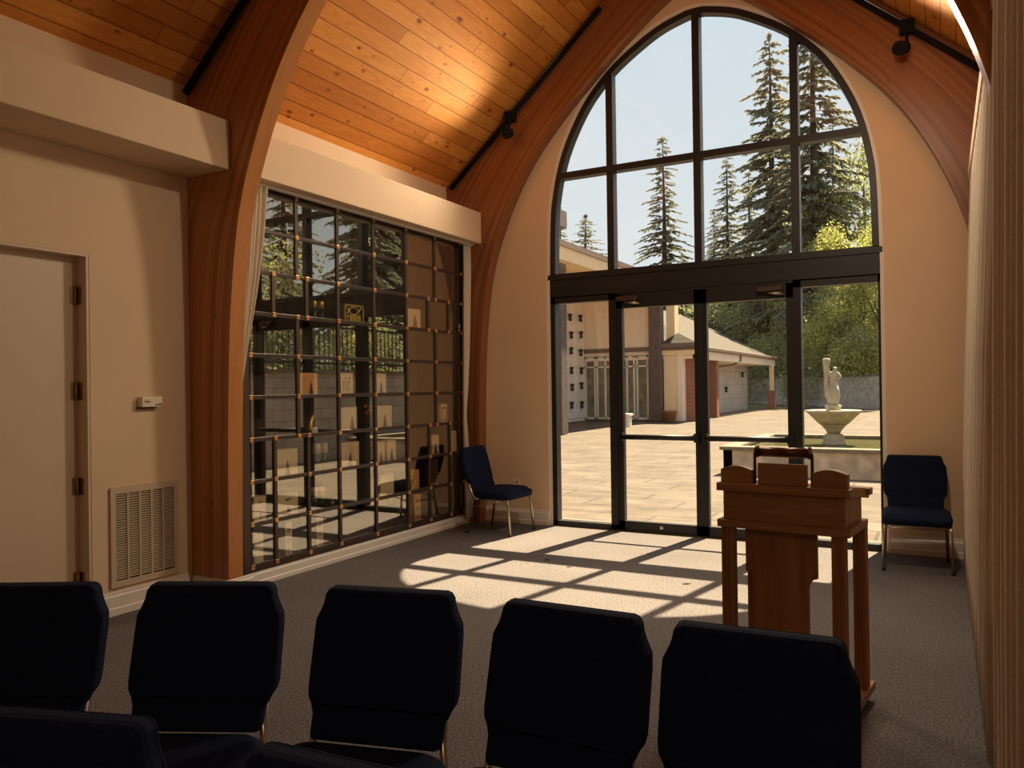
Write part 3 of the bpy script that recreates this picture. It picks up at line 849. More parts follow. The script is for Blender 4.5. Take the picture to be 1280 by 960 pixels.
ros.lathe([(.006, .0), (.006, .003)], n=8)
rosm = None
for (c, r) in sorted(ros_pts):
    if rosm is None:
        k = MB(); k.prism([(-.017,-.017), (.017,-.017), (.017,.017), (-.017,.017)], lambda a, b, d: (d, a, b), 0, .008)
        for q in range(4):
            a = q*math.pi/2+math.pi/4
            k.sphere((.008, .0115*math.cos(a)*1.1, .0115*math.sin(a)*1.1), .006, 8, 5)
        o = k.build('rosette', M['gold'], cb_, bevel=.003); rosm = o
    else:
        o = rosm.copy(); link(o, cb_)
    o.location = (.011, CY[c]-5.47, ZR[r])

# things inside the niches
def ytrue(py, depth):  # py: y measured on the glass plane; push back along the sight line
    return py*(A-depth)/A
def zs(r): return ZR[r+1]+.0045
def box_urn(name, y0, y1, r, h, mat, label, motif='tree', depth=.014, thick=.10, cat='urn', my=.5):
    f = (A-depth)/A
    y0, y1 = y0*f, y1*f
    w = y1-y0; t = empty(name, (A-depth-thick/2, (y0+y1)/2, zs(r)), 0, label, cat, 'urns and keepsakes in the niches')
    k = MB(); k.box(-thick/2, thick/2, -w/2, w/2, 0, h); k.build('case', mat, t, bevel=.004)
    X = thick/2
    if motif == 'tree':
        yc = (my-.5)*w
        k = MB(); s = min(h*.6, w*.9)
        k.prism([(-.5*.5*s+yc, 0.004), (.5*.5*s+yc, .004), (.36*.5*s+yc, .25*s), (.22*.5*s+yc, .6*s), (.05*s*.5+yc, s), (-.05*s*.5+yc, s), (-.25*.5*s+yc, .55*s), (-.38*.5*s+yc, .22*s)], lambda a, b, d: (d, a, b), X, X+.003)
        k.build('tree_print', M['motif'], t)
    elif motif == 'tower':
        for i in range(3):
            zc = h*(.16+.3*i); q = h*.085
            k = MB()
            k.tube([(X+.001, w*.30*math.cos(a)*(1-.06*j), zc+q*math.sin(a)*(1-.06*j)) for j, a in enumerate([n_*.7 for n_ in range(13)])], .0035, 6)
            k.build('scroll_print', M['motif'], t)
    elif motif == 'band':
        k = MB(); k.box(X, X+.003, -w*.34, -w*.26, .02, h-.03); k.box(X, X+.003, w*.26, w*.34, .02, h-.03); k.box(X, X+.003, -w*.30, w*.30, h-.05, h-.03); k.box(X, X+.003, -w*.30, w*.30, .02, .035)
        k.build('print', M['brass'], t)
    elif motif == 'letters':
        k = MB()
        for i in range(6): k.box(X, X+.002, -w*.15+i*w*.05, -w*.15+i*w*.05+w*.03, h*.7+.004*(i % 2), h*.7+.014+.004*(i % 3))
        k.build('lettering', M['motif'], t)
        MB().prism([(-w*.06, h*.15), (w*.05, h*.15), (w*.10, h*.22), (w*.12, h*.32), (w*.04, h*.30), (0, h*.42), (-w*.05, h*.36)], lambda a, b, d: (d, a, b), X, X+.002).build('crest_print', M['motif'], t)
    elif motif == 'arch':
        k = MB(); k.prism([(-.15*w, .003), (.22*w, .003), (.17*w, h*.3), (.06*w, h*.66), (-.02*w, h*.66), (-.06*w, h*.3)], lambda a, b, d: (d, a, b), X, X+.003)
        k.build('print', M['brass'], t)
    elif motif == 'flowers':
        k = MB()
        for q in range(4):
            k.tube([(X+.002, -w*.25+q*w*.15, h*.15), (X+.002, -w*.22+q*w*.15, h*.55+.03*(q % 2))], .002, 6)
            k.sphere((X+.002, -w*.22+q*w*.15, h*.58+.03*(q % 2)), .008, 8, 5)
        k.build('print', M['motif'], t)
    return t
def yy(px):   # y on the glass plane seen at photo column px (near mid height)
    a = R(28.6503) - math.atan((px-640)/984.993)
    return 4.36/math.tan(a)
def zz(px, py):
    d = fw + r2*((px-640)/984.993) - u2*((py-480)/984.993)
    return 1.4033 + d.z*(A/d.x)
def urn_px(name, x0, x1, ytop, r, mat, label, motif='tree', **kw):
    h = zz((x0+x1)/2, ytop) - zs(r)
    return box_urn(name, yy(x0), yy(x1), r, h, mat, label, motif, **kw)
U = 'urn_box'
urn_px(U, 511, 527, 386, 2, M['urn'], 'beige urn with tapered tower motif in the third row, right half of niches', 'arch')
urn_px(U, 373, 397, 466, 4, M['urn2'], 'orange wooden urn with dark tree motif in the fifth row of niches', 'tree', my=.65)
urn_px(U, 425, 441.5, 466, 4, M['urn'], 'pale urn with dark flower stems in the fifth row beside the orange urn', 'flowers')
urn_px(U, 470, 483, 467, 4, M['urn'], 'narrow beige tree motif urn in the fifth row, fourth column of niches', 'tree')
urn_px(U, 424.5, 446, 509, 5, M['urn'], 'beige tree motif urn in the sixth row, left of the orange flowers', 'tree', my=.7)
urn_px(U, 471.5, 489.5, 507, 5, M['urn'], 'beige tree motif urn in the sixth row, right of the orange flowers', 'tree')
urn_px(U, 551, 559, 505, 5, M['urn'], 'slim framed beige urn alone at the far right of the sixth row', 'band')
urn_px(U, 345, 371, 562, 6, M['urn'], 'large beige tree motif urn in the seventh row at the left of the niche wall', 'tree')
urn_px(U, 425, 448, 553, 6, M['urn'], 'beige tree motif urn in the middle of the seventh row', 'tree')
urn_px(U, 470.5, 480, 552, 6, M['urn'], 'left urn of the twin beige urns sharing a seventh row niche', 'tree')
urn_px(U, 483, 494, 550, 6, M['urn'], 'right urn of the twin beige urns sharing a seventh row niche', 'tree')
urn_px(U, 539, 548, 544, 6, M['urn'], 'small beige urn above the reflected chair, right part of seventh row', 'tree')
urn_px(U, 562.5, 570, 539, 6, M['urn'], 'plain tan urn at the right end of the seventh row', None)
urn_px(U, 315.5, 331, 621, 7, M['urn'], 'pale urn at the left end of the eighth row', 'letters')
urn_px(U, 345.5, 371, 618, 7, M['urnpale'], 'wide pale urn with lettering in the eighth row, second niche', 'letters')
urn_px(U, 474, 491, 593, 7, M['urn'], 'plain beige urn in the middle of the eighth row', None)
urn_px(U, 512.5, 522.5, 588, 7, M['urn2'], 'small plain tan urn in the eighth row beside the central beige urn', None)
urn_px(U, 539, 546.5, 574, 7, M['brass'], 'tall narrow dull gold urn in the eighth row near the blue chair', None)
urn_px(U, 316, 327, 668, 8, M['urnpale'], 'plain pale urn at the left end of the bottom row', None)
urn_px(U, 354.5, 363, 654, 8, M['urnpale'], 'tall slim scrollwork pillar urn, second niche of the bottom row', 'tower')
urn_px(U, 394, 402, 647, 8, M['urnpale'], 'tall slim pillar urn with dark scrollwork, third niche of the bottom row', 'tower')
urn_px(U, 516.5, 524, 619, 8, M['urn2'], 'tall orange pillar urn with dark scrollwork in the bottom row', 'tower')

def vase_px(name, xc, wpx, ytop, r, label, band=M['goldbright'], depth=.11):
    f = (A-depth)/A
    h = zz(xc, ytop)-zs(r); y0 = yy(xc-wpx/2)*f; y1 = yy(xc+wpx/2)*f
    t = empty(name, (A-depth, (y0+y1)/2, zs(r)), 0, label, 'urn', 'urns and keepsakes in the niches')
    ra = (y1-y0)/2
    MB().lathe([(ra*.85, 0), (ra, .01), (ra, h*.62)], n=18).build('body', M['darkurn'], t)
    MB().lathe([(ra*1.02, h*.62), (ra*1.02, h*.95), (ra*.8, h)], n=18).build('gold_band', band, t)
vase_px('cylinder_urn', 393.3, 6, 373, 2, 'left one of two dark gold topped cylinder urns in the third row')
vase_px('cylinder_urn', 402, 6, 374, 2, 'right one of two dark gold topped cylinder urns in the third row')
vase_px('cylinder_urn', 441, 6, 416, 3, 'single dark cylinder urn with gold band in the fourth row')
vase_px('cylinder_urn', 394.5, 7, 556, 6, 'left one of two grey and cream cylinder urns in the seventh row', M['urnpale'])
vase_px('cylinder_urn', 404, 7, 555, 6, 'right one of two grey and cream cylinder urns in the seventh row', M['urnpale'])
vase_px('cylinder_urn', 391, 6, 613, 7, 'left one of two dark tan topped cylinder urns in the eighth row', M['urn'])
vase_px('cylinder_urn', 400, 6, 612, 7, 'right one of two dark tan topped cylinder urns in the eighth row', M['urn'])
# gold filigree frame
f = (A-.05)/A
y0, y1 = yy(431)*f, yy(455)*f; h = zz(443, 380)-zs(2); w_ = y1-y0
t = empty('gold_frame', (A-.05, (y0+y1)/2, zs(2)), 0, 'gilded openwork frame with a small plaque in the third row of niches', 'frame', 'urns and keepsakes in the niches')
k = MB()
for a, b, c, d in ((-w_/2, -w_/2+.014, 0, h), (w_/2-.014, w_/2, 0, h), (-w_/2, w_/2, 0, .014), (-w_/2, w_/2, h-.014, h)): k.box(-.01, .01, a, b, c, d)
k.tube([(0, math.cos(a)*w_*.22, h*.66+math.sin(a)*h*.2) for a in [i*math.pi/8 for i in range(17)]], .006, 6)
k.tube([(0, -w_*.4, h*.45), (0, -w_*.22, h*.6), (0, -w_*.4, h*.88)], .006, 6); k.tube([(0, w_*.4, h*.45), (0, w_*.22, h*.6), (0, w_*.4, h*.88)], .006, 6)
k.tube([(0, -w_*.38, h*.1), (0, -w_*.3, h*.4)], .006, 6); k.tube([(0, w_*.38, h*.1), (0, w_*.3, h*.4)], .006, 6)
k.build('openwork', M['goldbright'], t)
MB().box(-.012, .012, -w_*.26, w_*.26, .012, h*.45).build('plaque', M['goldbright'], t)
# gold lily figurine and card
y0 = yy(388)*f
t = empty('lily_figurine', (A-.05, y0, zs(5)), 0, 'golden lily shaped figurine in the sixth row of niches', 'figurine', 'urns and keepsakes in the niches')
k = MB(); k.tube([(0, -.02, 0), (0, -.012, .06), (0, .006, .11), (0, .02, .16)], [.022, .028, .014, .004], 10); k.tube([(0, .0, .07), (0, .022, .13), (0, .035, .15)], [.012, .012, .003], 8)
k.build('body', M['goldbright'], t)
t = empty('name_card', (A-.035, yy(391)*f, zs(5)), 0, 'little white card leaning in front of the golden lily figurine', 'card', 'urns and keepsakes in the niches')
k = MB(); k.add([(0, -.04, 0), (0, .04, 0), (-.015, .04, .05), (-.015, -.04, .05), (.002, -.04, 0), (.002, .04, 0), (-.013, .04, .05), (-.013, -.04, .05)], [(0,1,2,3), (4,5,6,7), (0,1,5,4), (2,3,7,6), (1,2,6,5), (0,3,7,4)])
k.build('card', M['white'], t)
# orange bouquet
t = empty('flower_vase', (A-.07, yy(464)*(A-.07)/A, zs(5)), 0, 'bunch of orange and yellow flowers in a dark vase in the sixth row', 'vase', 'urns and keepsakes in the niches')
MB().lathe([(.018, 0), (.024, .03), (.017, .10), (.022, .12)], n=14).build('vase', M['darkurn'], t)
k = MB(); rnd = random.Random(4)
fl = MB(); 
for i in range(15):
    a = rnd.uniform(0, 6.28); q = rnd.uniform(.01, .085)
    p = (min(.06, .5*q*math.cos(a)), q*math.sin(a)*1.2, .165+rnd.uniform(-.03, .06)-q*.2)
    k.tube([(0, 0, .1), (p[0]*.6, p[1]*.6, .14), p], .002, 5)
    fl.sphere(p, .02, 8, 6, (1, 1, .75))
k.build('stem', M['leafgreen'], t); fl.build('blossoms', M['flower'], t)
t = empty('white_angel_figurine', (A-.04, yy(317)*(A-.04)/A, zs(8)), 0, 'tiny white figurine in the lower left corner niche of the bottom row', 'figurine', 'urns and keepsakes in the niches')
MB().lathe([(.024, 0), (.02, .02), (.010, .045), (.012, .05), (.012, .06), (.003, .068)], n=14).build('body', M['white'], t)

# curtains beside the niche wall
def drape(name, rows, label, nw, amp, x, mat, thick=.004):
    """rows: (z, y0, y1) from top to bottom; pleats run down"""
    k = MB(); n = nw*8+1
    grid = []
    for (z, y0, y1) in rows:
        r_ = []
        for i in range(n):
            t = i/(n-1)
            a = amp*min(1.0, .35+.8*(y1-y0)/(rows[0][2]-rows[0][1]))
            r_.append((x + a*math.sin(t*nw*2*math.pi) + .3*a*math.sin(t*nw*4.7+z), y0+(y1-y0)*t, z))
        grid.append(r_)
    vs = [p for r_ in grid for p in r_]
    fs = [(j*n+i, j*n+i+1, (j+1)*n+i+1, (j+1)*n+i) for j in range(len(rows)-1) for i in range(n-1)]
    k.add(vs, fs, True)
    o = k.build(name, mat); so = o.modifiers.new('solid', 'SOLIDIFY'); so.thickness = thick; so.offset = 0
    return tag(o, label, 'curtain')
drape('tied_curtain', [(2.885, 3.93, 4.185), (2.7, 3.93, 4.165), (2.45, 3.925, 4.13), (2.2, 3.92, 4.085), (1.95, 3.91, 4.03), (1.7, 3.895, 3.968), (1.5, 3.885, 3.925), (1.38, 3.88, 3.905), (1.2, 3.88, 3.90), (.9, 3.88, 3.905)],
      'cream curtain swept aside against the near timber arch, left of the niche wall', 6, .022, -4.285, M['curtain'])
drape('tied_curtain', [(2.885, 6.865, 7.01), (2.6, 6.865, 7.01), (2.2, 6.85, 6.985), (1.8, 6.84, 6.96), (1.4, 6.83, 6.92), (1.12, 6.825, 6.88), (.95, 6.825, 6.90), (.6, 6.83, 6.945), (.3, 6.84, 6.96), (.06, 6.845, 6.965)],
      'cream curtain pinched at its middle, between niche wall and end arch', 4, .018, -4.30, M['curtain'])
# long curtains on the right
def wall_drape(name, y0, y1, n_pl, xt, xb, zt, label, amp=.03):
    k = MB(); n = n_pl*10+1
    rows = [zt, zt-.08, zt-.2, 2.2, 1.5, .8, .3, .03]
    vs = []
    for z in rows:
        f = (zt-z)/zt
        xm = xt+(xb-xt)*min(1, f*1.6)
        for i in range(n):
            t = i/(n-1)
            ph = t*n_pl*2*math.pi
            vs.append((xm+amp*(.55+.45*f)*math.sin(ph+.25*math.sin(ph*.37+z*.7)), y0+(y1-y0)*t+.012*math.sin(ph*2+z), z))
    fs = [(j*n+i, j*n+i+1, (j+1)*n+i+1, (j+1)*n+i) for j in range(len(rows)-1) for i in range(n-1)]
    k.add(vs, fs, True)
    o = k.build(name, M['curtain']); so = o.modifiers.new('solid', 'SOLIDIFY'); so.thickness = .005; so.offset = 0
    return tag(o, label, 'curtain')
wall_drape('pleated_curtain', 3.2, 6.75, 24, .215, .150, 2.90, 'far pleated cream curtain hanging beside the chair in the right corner', .028)
wall_drape('pleated_curtain', 1.05, 2.72, 10, .175, .158, 2.90, 'near pleated cream curtain along the right edge of the view', .042)
k = MB(); k.box(.19, .66, 1.0, 6.9, 2.905, 3.0); k.build('trim_7', M['wall'], kind='structure')

# ------------------------------------------------------------------ chairs
def rrect_ring(hw, y0, y1, r, n=5):
    pts = []
    for cx, cy, a0 in ((hw-r, y1-r, 0), (-hw+r, y1-r, 90), (-hw+r, y0+r, 180), (hw-r, y0+r, 270)):
        for k in range(n+1):
            a = R(a0+90*k/n); pts.append((cx+r*math.cos(a), cy+r*math.sin(a)))
    return pts
def make_chair(label):
    t = empty('padded_chair', (0, 0, 0), 0, label, 'chair', 'navy padded stacking chairs')
    # seat cushion: stacked rounded rings
    k = MB()
    rings = [(.338, -.02), (.344, -.004), (.366, .0), (.394, .002), (.412, -.008), (.424, -.03), (.428, -.07)]
    L = []
    for z, g in rings:
        ring = rrect_ring(.232+g, -.168-g*.6, .245+g, .05)
        L.append([(x, y, z + (.012*(1-((y-.04)/.21)**2) if z > .415 else 0) - (.03*max(0, (y-.12)/.13)**2 if z > .4 else 0)) for x, y in ring])
    n = len(L[0])
    vs = [p for r_ in L for p in r_]
    fs = [(j*n+i, j*n+(i+1) % n, (j+1)*n+(i+1) % n, (j+1)*n+i) for j in range(len(L)-1) for i in range(n)]
    fs += [tuple(range(n-1, -1, -1)), tuple((len(L)-1)*n+i for i in range(n))]
    k.add(vs, fs, True)
    s = k.build('seat', M['navy'], t)
    # backrest: shaped panel, tilted
    half = [(.182, .414), (.193, .419), (.196, .434), (.198, .475), (.208, .500), (.221, .518), (.2255, .54), (.2255, .695), (.223, .727), (.208, .757), (.201, .775), (.197, .797), (.188, .810), (.174, .815)]
    out = half + [(-x, z) for x, z in reversed(half)]
    cen = .61
    def yb(z): return -.205 - (z-.42)*.30 - .02*math.sin((z-.42)/.38*math.pi)
    k = MB(); layers = [(-.026, .955), (-.022, .985), (-.012, 1.0), (.012, 1.0), (.024, .985), (.030, .95), (.033, .85)]
    vs = []
    for d, s_ in layers:
        for x, z in out:
            zq = cen+(z-cen)*s_ 
            vs.append((x*(s_ if s_ > .9 else s_), yb(zq)+d, zq))
    n = len(out)
    fs = [(j*n+i, j*n+(i+1) % n, (j+1)*n+(i+1) % n, (j+1)*n+i) for j in range(len(layers)-1) for i in range(n)]
    fs += [tuple(range(n-1, -1, -1)), tuple((len(layers)-1)*n+i for i in range(n))]
    k.add(vs, fs, False)
    b = k.build('backrest', M['navy'], t)
    k = MB(); vs = []
    for d, s_ in ((-.0275, .93), (-.0262, .965), (-.012, 1.004)):
        for x, z in out:
            zq = cen+(z-cen)*s_; vs.append((x*s_, yb(zq)+d, zq))
    fs = [(j*n+i, j*n+(i+1) % n, (j+1)*n+(i+1) % n, (j+1)*n+i) for j in range(2) for i in range(n)] + [tuple(range(n-1, -1, -1))]
    k.add(vs, fs, False); k.build('back_cover', M['navydark'], b)
    k = MB(); k.box(-.20, .20, yb(.505)+.026, yb(.505)+.034, .503, .507); k.build('seam', M['navydark'], b)
    # legs
    for sx in (-1, 1):
        k = MB(); k.tube([(sx*.205, .13, .338), (sx*.212, .185, .335), (sx*.217, .208, .325), (sx*.220, .216, .29), (sx*.228, .240, .012)], .0125, 10)
        l = k.build('leg', M['chrome'], t)
        MB().lathe([(.014, 0), (.014, .014), (.012, .022)], (sx*.2285, .2405, 0), 10).build('glide', M['rubber'], l)
        k = MB(); k.tube([(sx*.205, -.12, .338), (sx*.208, -.17, .335), (sx*.212, -.192, .30), (sx*.222, -.245, .012)], .0125, 10)
        l = k.build('leg', M['chrome'], t)
        MB().lathe([(.014, 0), (.014, .014), (.012, .022)], (sx*.2225, -.2455, 0), 10).build('glide', M['rubber'], l)
    k = MB()
    k.tube([(-.205, -.15, .336), (-.205, .19, .336), (.205, .19, .336), (.205, -.15, .336), (-.205, -.15, .336)], .0115, 8)
    k.build('seat_frame', M['chrome'], t)
    for sx in (-1, 1):
        MB().tube([(sx*.207, -.13, .338), (sx*.205, -.19, .36), (sx*.190, yb(.43)-.014, .43), (sx*.188, yb(.55)-.008, .55)], .0115, 8).build('back_frame', M['chrome'], t)
        MB().tube([(sx*.214, -.20, .25), (sx*.212, .12, .33)], .006, 8).build('stretcher', M['chrome'], t)
    MB().tube([(-.214, -.20, .25), (.214, -.20, .25)], .006, 8).build('stretcher', M['chrome'], t)
    return t
chairs = [  # top-edge centre x, y, angle of the top edge, label (they face the viewer's side)
 (-.398, 1.930, R(3.5), 'black-looking padded chair in the front row just before the lectern, rightmost of its row'),
 (-.878, 1.918, R(.5), 'black-looking padded chair in the front row, second from the lectern side'),
 (-1.434, 1.860, R(14.8), 'black-looking padded chair in the middle of the front row'),
 (-1.979, 1.683, R(25.6), 'black-looking padded chair below the air grille corner, second from left in front row'),
 (-2.474, 1.434, R(29), 'black-looking padded chair cut by the left border, leftmost of the front row'),
 (-1.440, .868, R(18), 'black-looking padded chair low in the bottom left corner, nearer than the front row'),
 (-.818, .962, R(4), 'black-looking padded chair showing only a top edge at the bottom border'),
]
proto = None
for i, (x, y, a, lab) in enumerate(chairs):
    if proto is None: proto = make_chair(lab); o = proto
    else: o = copy_tree(proto); o['label'] = lab
    d = .32
    o.location = (x + math.sin(a)*d, y - math.cos(a)*d, 0); o.rotation_euler = (0, 0, a+math.pi)
for (x, y, a, lab) in ((-3.80, 6.69, R(-90-2), 'navy blue padded chair facing right beside the niche wall, in the far left corner'),
                       (-.19, 6.735, R(183), 'navy blue padded chair facing the seats in the far right corner by the curtain')):
    o = copy_tree(proto); o['label'] = lab; o.location = (x, y, 0); o.rotation_euler = (0, 0, a)

# ------------------------------------------------------------------ lectern
P0 = Vector((-.332, 3.427, 0)); th = R(-7)
ux = Vector((math.cos(th), math.sin(th), 0)); uy = Vector((-math.sin(th), math.cos(th), 0))
lc = P0 - ux*.28 + uy*.2
le = empty('lectern', lc, th, 'oak lectern with lamp bar standing on the carpet behind the front chairs', 'lectern')
MB().box(-.285, .285, -.2, .205, .045, .082).build('base', M['lectern'], le, bevel=.004)
for sx in (-1, 1):
    for y in (-.17, .17):
        k = MB(); k.lathe([(.012, .04), (.012, .046)], (sx*.24, y, 0), 10); k.tube([(sx*.24-.01, y, .022), (sx*.24+.01, y, .022)], .0215, 14)
        k.build('caster', M['rubber'], le)
for sx in (-1, 1):
    for y in (-.155, .105):
        k = MB(); h = .026; c = sx*.2325-.0065+(.025 if y > 0 else 0); g = .004
        poly = []
        for (ax, ay), (bx, by) in (((-h, -h), (h, -h)), ((h, -h), (h, h)), ((h, h), (-h, h)), ((-h, h), (-h, -h))):
            nx, ny = (by-ay), -(bx-ax); l = math.hypot(nx, ny); nx, ny = nx/l, ny/l
            for f0, dd in ((0, 0), (.22, 0), (.27, 1), (.38, 1), (.43, 0), (.57, 0), (.62, 1), (.73, 1), (.78, 0)):
                poly.append((ax+(bx-ax)*f0-nx*g*dd, ay+(by-ay)*f0-ny*g*dd))
        k.prism(poly, lambda a, b, d: (c+a, y+b, d), .082, .775)
        k.build('leg', M['lecternv'], le)
# centre panel with rounded notches, and a box column behind
k = MB(); half = [(.115, .082), (.115, .52)] + [(.15-.035*math.cos(R(a))*1.0 if False else .115+.037*(1-math.cos(R(a))), .52+.055*math.sin(R(a))) for a in range(0, 91, 15)] + [(.152, .60), (.152, .775)]
poly = half + [(-x, z) for x, z in reversed(half)]
k.prism(poly, lambda a, b, d: (a-.026, d, b), -.12, -.095); k.build('front_panel', M['lecternv'], le)
MB().box(-.10, .05, -.095, .04, .082, .775).build('column', M['lecternv'], le, bevel=.003)
MB().box(-.277, .277, -.2, .14, .775, .808).build('lower_moulding', M['lectern'], le, bevel=.003)
k = MB(); k.box(-.255, .255, -.178, .12, .808, .932); k.build('cabinet', M['lectern'], le, bevel=.002)
k = MB(); k.prism([(-.2, .934), (-.2, .969), (-.13, .969), (.16, .925), (.16, .895), (-.13, .934)], lambda a, b, d: (d, a, b), -.278, .278); k.build('desk_top', M['lectern'], le, bevel=.002)
k = MB(); k.box(-.295, .295, .10, .155, .915, .945); k.build('book_ledge', M['lectern'], le, bevel=.003)
MB().box(-.1, .106, -.178, -.158, .969, 1.061).build('lamp_backboard', M['lectern'], le, bevel=.002)
for sx in (-1, 1):
    k = MB(); n = 12
    poly = [(-.069, .969)] + [(-.069+.138*i/n, 1.028+.017*math.sin(math.pi*i/n)) for i in range(n+1)] + [(.069, .969)]
    k.prism(poly, lambda a, b, d: (sx*.196+a, d, b), -.178, -.135); k.build('arched_block', M['lectern'], le, bevel=.002)
for sx in (-1, 1):
    k = MB(); k.tube([(sx*.121, -.15, .965), (sx*.121, -.15, 1.098), (sx*.118, -.15, 1.106), (sx*.105, -.15, 1.108)], .007, 8); k.build('lamp_arm', M['lampbrown'], le)
k = MB(); k.tube([(-.113, -.15, 1.108), (.113, -.15, 1.108)], .0215, 16); sh = k.build('lamp_shade', M['lampbrown'], le)
for sx in (-1, 1): MB().tube([(sx*.105, -.15, 1.108), (sx*.116, -.15, 1.108)], .026, 16).build('end_cap', M['lampbrown'], sh)

# tiny dry leaves on the carpet
lf = MB(); lf.add([(-.03, 0, .002), (0, .012, .008), (.03, .002, .002), (0, -.012, .006), (-.03, 0, .004), (0, .012, .010), (.03, .002, .004), (0, -.012, .008)], [(0,1,2,3), (7,6,5,4), (0,4,5,1), (1,5,6,2), (2,6,7,3), (3,7,4,0)])
l0 = lf.build('dry_leaf', M['bark'])
tag(l0, 'dry leaf on the sunlit carpet, leftmost of the three', 'leaf', 'dry leaves on the carpet'); l0.location = (-2.82, 5.72, 0)
for loc, rz, s, lab in (((-2.56, 5.57, 0), .3, .7, 'dry leaf on the sunlit carpet, between the other two'), ((-1.60, 5.45, 0), .6, 1.2, 'dry leaf on the sunlit carpet near the lectern')):
    o = l0.copy(); link(o); o.location = loc; o.rotation_euler = (0, 0, rz); o.scale = (s, s, 1); o['label'] = lab

# ================================================================== outside
MB().box(-60, 40, 7.36, 130, -.3, -.02).build('ground', M['plaza'], kind='structure')
MB().box(-60, 40, 62.5, 130, -.02, .0).build('ground_grass', M['grass'], kind='structure')
MB().box(WL-.6, WR+.4, 7.34, 7.7, -.1, -.012).build('door_step', M['coping'], kind='structure')

# raised pool
pool = empty('fountain_pool', (-1.4, 14.2, 0), 0, 'low concrete walled pool in the courtyard around the fountain', 'pool')
pinv = Matrix.Translation((1.4, -14.2, 0))
def opart(root, inv_, mb, name, mat, **kw):
    o = mb.build(name, mat, root, **kw); o.matrix_parent_inverse = inv_; return o
px0, px1, py0, py1 = -3.05, 1.9, 12.5, 15.95
k = MB(); k.box(px0, px1, py0, py0+.14, -.02, .37); k.box(px0, px1, py1-.14, py1, -.02, .37); k.box(px0, px0+.14, py0, py1, -.02, .37); k.box(px1-.14, px1, py0, py1, -.02, .37)
opart(pool, pinv, k, 'wall', M['concrete'])
k = MB(); k.box(px0-.05, px1+.05, py0-.05, py0+.22, .37, .425); k.box(px0-.05, px1+.05, py1-.2, py1+.05, .37, .425); k.box(px0-.05, px0+.2, py0+.2, py1-.2, .37, .425); k.box(px1-.2, px1+.05, py0+.2, py1-.2, .37, .425)
opart(pool, pinv, k, 'coping', M['coping'], bevel=.01)
opart(pool, pinv, MB().box(px0+.1, px1-.1, py0+.1, py1-.1, .0, .36), 'water', M['water'])
# fountain with statue
fo = empty('fountain', (-1.615, 14.2, .36), 0, 'pale stone fountain bowl with a draped statue rising from the pool', 'fountain')
MB().lathe([(.19, .0), (.19, .03), (.165, .05), (.175, .10), (.16, .16), (.11, .19)], n=24).build('pedestal', M['stone'], fo)
k = MB(); k.lathe([(.10, .19), (.13, .25), (.19, .32), (.22, .345)], n=24); k.build('stem', M['stone'], fo)
flute = lambda a, z: 1+.035*math.cos(12*a)*min(1, max(0, (z-.33)/.1))
k = MB(); k.lathe([(.2, .345), (.24, .36), (.30, .43), (.365, .50), (.40, .535), (.43, .555), (.435, .575), (.415, .585), (.38, .565), (.1, .50)], n=72, wob=flute); k.build('bowl', M['stone'], fo)
MB().lathe([(.12, .50), (.12, .62), (.13, .63), (.13, .66), (.115, .67)], n=20).build('statue_base', M['stone'], fo)
# statue: one skinned figure carrying a tall tapering urn on the shoulder
st = bpy.data.meshes.new('statue')
sv = [(0,0,.98), (0.01,0,1.08), (0.015,0,1.17), (0.03,0,1.245), (.045,-.01,1.31),   # pelvis, waist, chest, neck, head
      (-.055,0,1.20), (-.085,-.02,1.28), (-.06,-.03,1.375),                        # arm raised to the jar
      (.09,0,1.195), (.125,-.03,1.12), (.05,-.07,1.10),                            # other arm folded across
      (-.035,0,.93), (-.04,-.015,.80), (-.05,0,.68), (.04,0,.93), (.035,-.03,.80), (.02,-.0,.68)]
se = [(0,1), (1,2), (2,3), (3,4), (2,5), (5,6), (6,7), (2,8), (8,9), (9,10), (0,11), (11,12), (12,13), (0,14), (14,15), (15,16)]
sr = [.075, .06, .075, .028, .058, .032, .025, .02, .032, .026, .02, .06, .05, .055, .06, .05, .055]
st.from_pydata(sv, se, [])
so = bpy.data.objects.new('statue', st); link(so, fo); st.materials.append(M['stone'])
sk = so.modifiers.new('skin', 'SKIN'); sk.use_smooth_shade = True
for v, r_ in zip(st.skin_vertices[0].data, sr): v.radius = (r_, r_*.9)
st.skin_vertices[0].data[0].use_root = True
sb = so.modifiers.new('sub', 'SUBSURF'); sb.levels = 2; sb.render_levels = 2
MB().lathe([(.028, .80), (.04, .95), (.045, 1.2), (.05, 1.33), (.062, 1.38), (.064, 1.42), (.05, 1.455), (.02, 1.46)], (-.10, .01, 0), 16).build('jar', M['stone'], so)
k = MB(); k.lathe([(.095, .665), (.085, .72), (.105, .80), (.10, .90), (.085, .99)], (-.005, .005, 0), 20, wob=lambda a, z: 1+.07*math.cos(7*a+z*8)); k.build('drapery', M['stone'], so)

